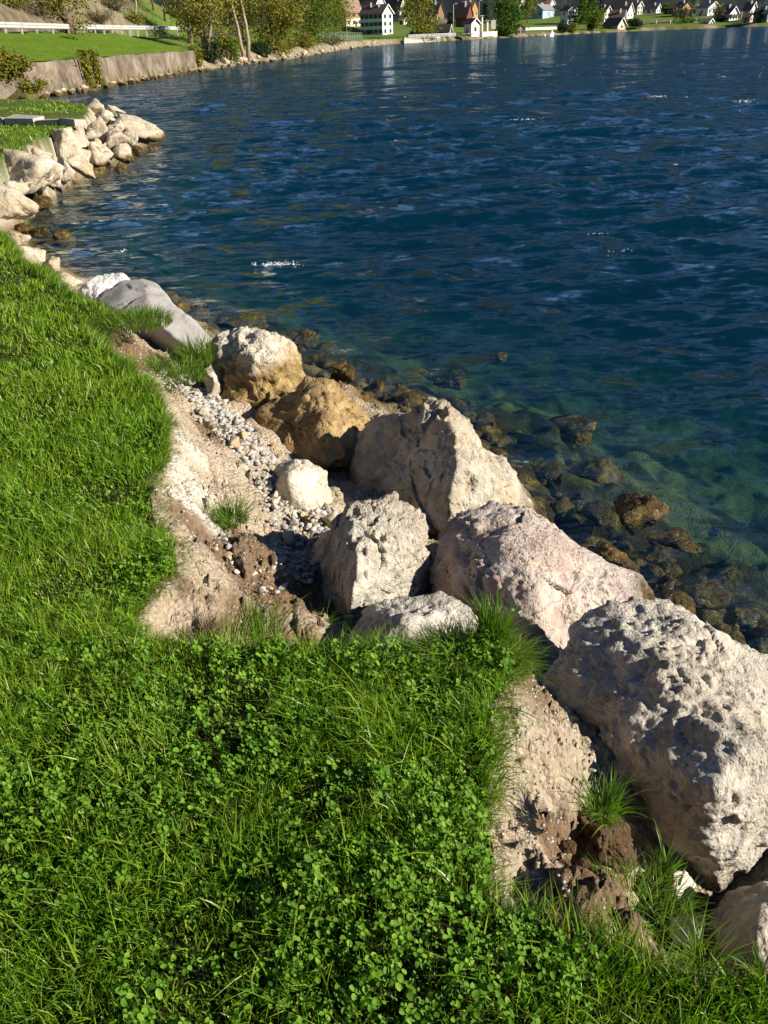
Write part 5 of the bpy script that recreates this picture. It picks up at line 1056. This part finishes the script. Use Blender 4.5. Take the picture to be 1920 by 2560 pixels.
p = at_src(1738, 57); m_ = mpp(p) * SRC; o = empty('garden_tent', p); a = 5 * m_; MB().add([(-a, -a, 0), (a, -a, 0), (a, a, 0), (-a, a, 0), (-a, -a, 6 * m_), (a, -a, 6 * m_), (a, a, 6 * m_), (-a, a, 6 * m_), (0, 0, 11 * m_)], [(0, 1, 5, 4), (1, 2, 6, 5), (2, 3, 7, 6), (3, 0, 4, 7), (4, 5, 8), (5, 6, 8), (6, 7, 8), (7, 4, 8)]).build('canopy', TRIM, o); tag(o, 'small white pointed tent beside the timber chalet', 'tent')
# village trees
T('big olive willow at the quay right of the balustrade', 1050, 104, 150, 80, leaf='olive', n=3000, ls=.45, trunk=.4, low=.1, seed=31, stems=2, limbs=12, clump=.15)
Bs('dark hedge at the water beside the quay willow', 1034, 107, 28, 26, leaf='dark', n=900, ls=.4, seed=32)
Bs('bright olive bush under the quay willow', 1066, 106, 42, 50, leaf='spring', n=1300, ls=.4, seed=33)
T('bright green tree between the sign and the little boat house', 1268, 90, 100, 76, leaf='green', n=2600, ls=.5, trunk=.4, low=.08, seed=34, limbs=14, clump=.16)
Bs('dark green bush at the foot of the bright green tree', 1265, 92, 34, 56, leaf='green', n=1200, ls=.45, seed=35)
T('thin olive tree before the brown house', 1318, 58, 80, 40, leaf='olive', n=900, ls=.5, trunk=.3, seed=36)
Bs('round dark bush at the end of the long white wall', 1408, 83, 28, 30, leaf='dark', n=1100, ls=.4, seed=37)
Bs('olive shrubs by the shore right of the round dark bush', 1430, 82, 24, 26, leaf='olive', n=800, ls=.4, seed=38)
T('tall conifer right of the balconied house', 1455, 62, 85, 34, leaf='green', n=1500, ls=.5, trunk=.35, seed=39, conical=True, low=.08, limbs=24)
T('second tall conifer left of the cream gable', 1478, 60, 78, 34, leaf='green', n=1500, ls=.5, trunk=.35, seed=40, conical=True, low=.08, limbs=24)
T('shaggy green tree in the garden of the cream gable', 1492, 78, 50, 46, leaf='spring', n=1500, ls=.45, trunk=.3, low=.1, seed=41)
Bs('dark bush at the shore left of the pink boat house', 1476, 76, 20, 18, leaf='dark', n=600, ls=.4, seed=42)
Bs('large dark hedge right of the pink boat house', 1588, 71, 28, 40, leaf='dark', n=1500, ls=.4, seed=43)
T('small pale tree on the bright meadow', 1684, 55, 34, 18, leaf='grey', n=420, ls=.4, trunk=.2, low=.3, seed=44)
T('olive tree before the timber gabled chalet', 1712, 54, 32, 38, leaf='grey', n=900, ls=.45, trunk=.3, low=.2, seed=45)
T('grey olive tree behind the small shed', 1795, 52, 34, 46, leaf='grey', n=1200, ls=.45, trunk=.3, low=.15, seed=46)
T('dark conifer at the right photo edge', 1900, 57, 36, 16, leaf='dark', n=900, ls=.4, trunk=.3, seed=47, conical=True, low=.06, limbs=20)
T('dark conifer behind the sign board', 1212, 60, 56, 24, leaf='dark', n=1000, ls=.45, trunk=.3, seed=48, conical=True, low=.06, limbs=20)
T('dark conifer between the two chalets', 1128, 72, 46, 22, leaf='dark', n=900, ls=.45, trunk=.3, seed=49, conical=True, low=.06, limbs=20)
Bs('pale blossoming bush behind the boat shed', 1104, 68, 26, 34, leaf='blossom', n=800, ls=.35, seed=50)
T('olive tree behind the white garage', 1020, 60, 60, 40, leaf='olive', n=1100, ls=.5, trunk=.3, seed=51)
T('bushy tree between slate roofed and maroon houses', 1662, 36, 22, 26, leaf='green', n=700, ls=.45, trunk=.3, seed=52)
Bs('hedge row behind the shore lawn', 1725, 57, 14, 60, leaf='green', n=700, ls=.4, seed=53)
Bs('dark shrubs beside the white gable near the shore', 1806, 54, 14, 30, leaf='dark', n=500, ls=.4, seed=54)
T('leafless grey tree up behind the red roofed house', 1410, 30, 60, 40, leaf='grey', n=500, ls=.4, trunk=.3, seed=55)
T('green tree filling the gap above the tall conifers', 1470, 40, 60, 40, leaf='dark', n=900, ls=.5, trunk=.3, seed=56)

# ------------------------------------------------------------------ whitecaps, and glints put in as white flecks
g = np.random.default_rng(91); fv, ff, n0 = [], [], 0
def foam(px, py, wpx, hpx, n, s0, s1):
    global n0
    for i in range(n):
        p = atz(px + g.normal(0, wpx / 3), py + g.normal(0, hpx / 3), -1.0); m_ = mpp(p); s_ = g.uniform(s0, s1) * m_; z = water_z(p[0], p[1]) + .02
        a = np.linspace(0, 6.28, 8)[:7]; r_ = s_ * g.uniform(.5, 1.2, 7); v = np.c_[p[0] + 2.2 * r_ * np.cos(a), p[1] + 1.6 * r_ * np.sin(a), z + g.uniform(0, .008, 7)]; v = np.r_[v, [[p[0], p[1], z + .012]]]
        fv.append(v); ff.append(np.array([[n0 + j, n0 + (j + 1) % 7, n0 + 7] for j in range(7)])); n0 += 8
for a in [(600, 577, 75, 9, 110, .3, 1.2), (1415, 211, 36, 4, 40, .5, 1.5), (1610, 219, 40, 4, 40, .5, 1.4), (1130, 259, 60, 4, 36, .4, 1.1), (855, 305, 14, 3, 8, .6, 1.6), (1215, 140, 20, 3, 8, .6, 1.6), (1020, 170, 16, 3, 6, .6, 1.6), (1560, 165, 20, 3, 8, .6, 1.6), (1460, 352, 16, 4, 7, .5, 1.2), (1340, 545, 50, 10, 8, .4, 1.0), (265, 545, 14, 8, 10, .5, 1.3), (1290, 505, 40, 8, 8, .4, .9)]: foam(*a)
for i in range(60): foam(g.uniform(820, 1659), 80 + 220 * g.random() ** 1.8 , 5, 1.0, 2, .4, .9)  # far glints on the water, painted as tiny white flakes
FM = plain('foam_white', (.8, .82, .84), .6, .3, .05); tag(obj('foam', mesh_np('foam', np.concatenate(fv), [np.concatenate(ff)]), FM), 'white flecks of froth and painted glints on the wave crests', 'foam', kind='stuff')
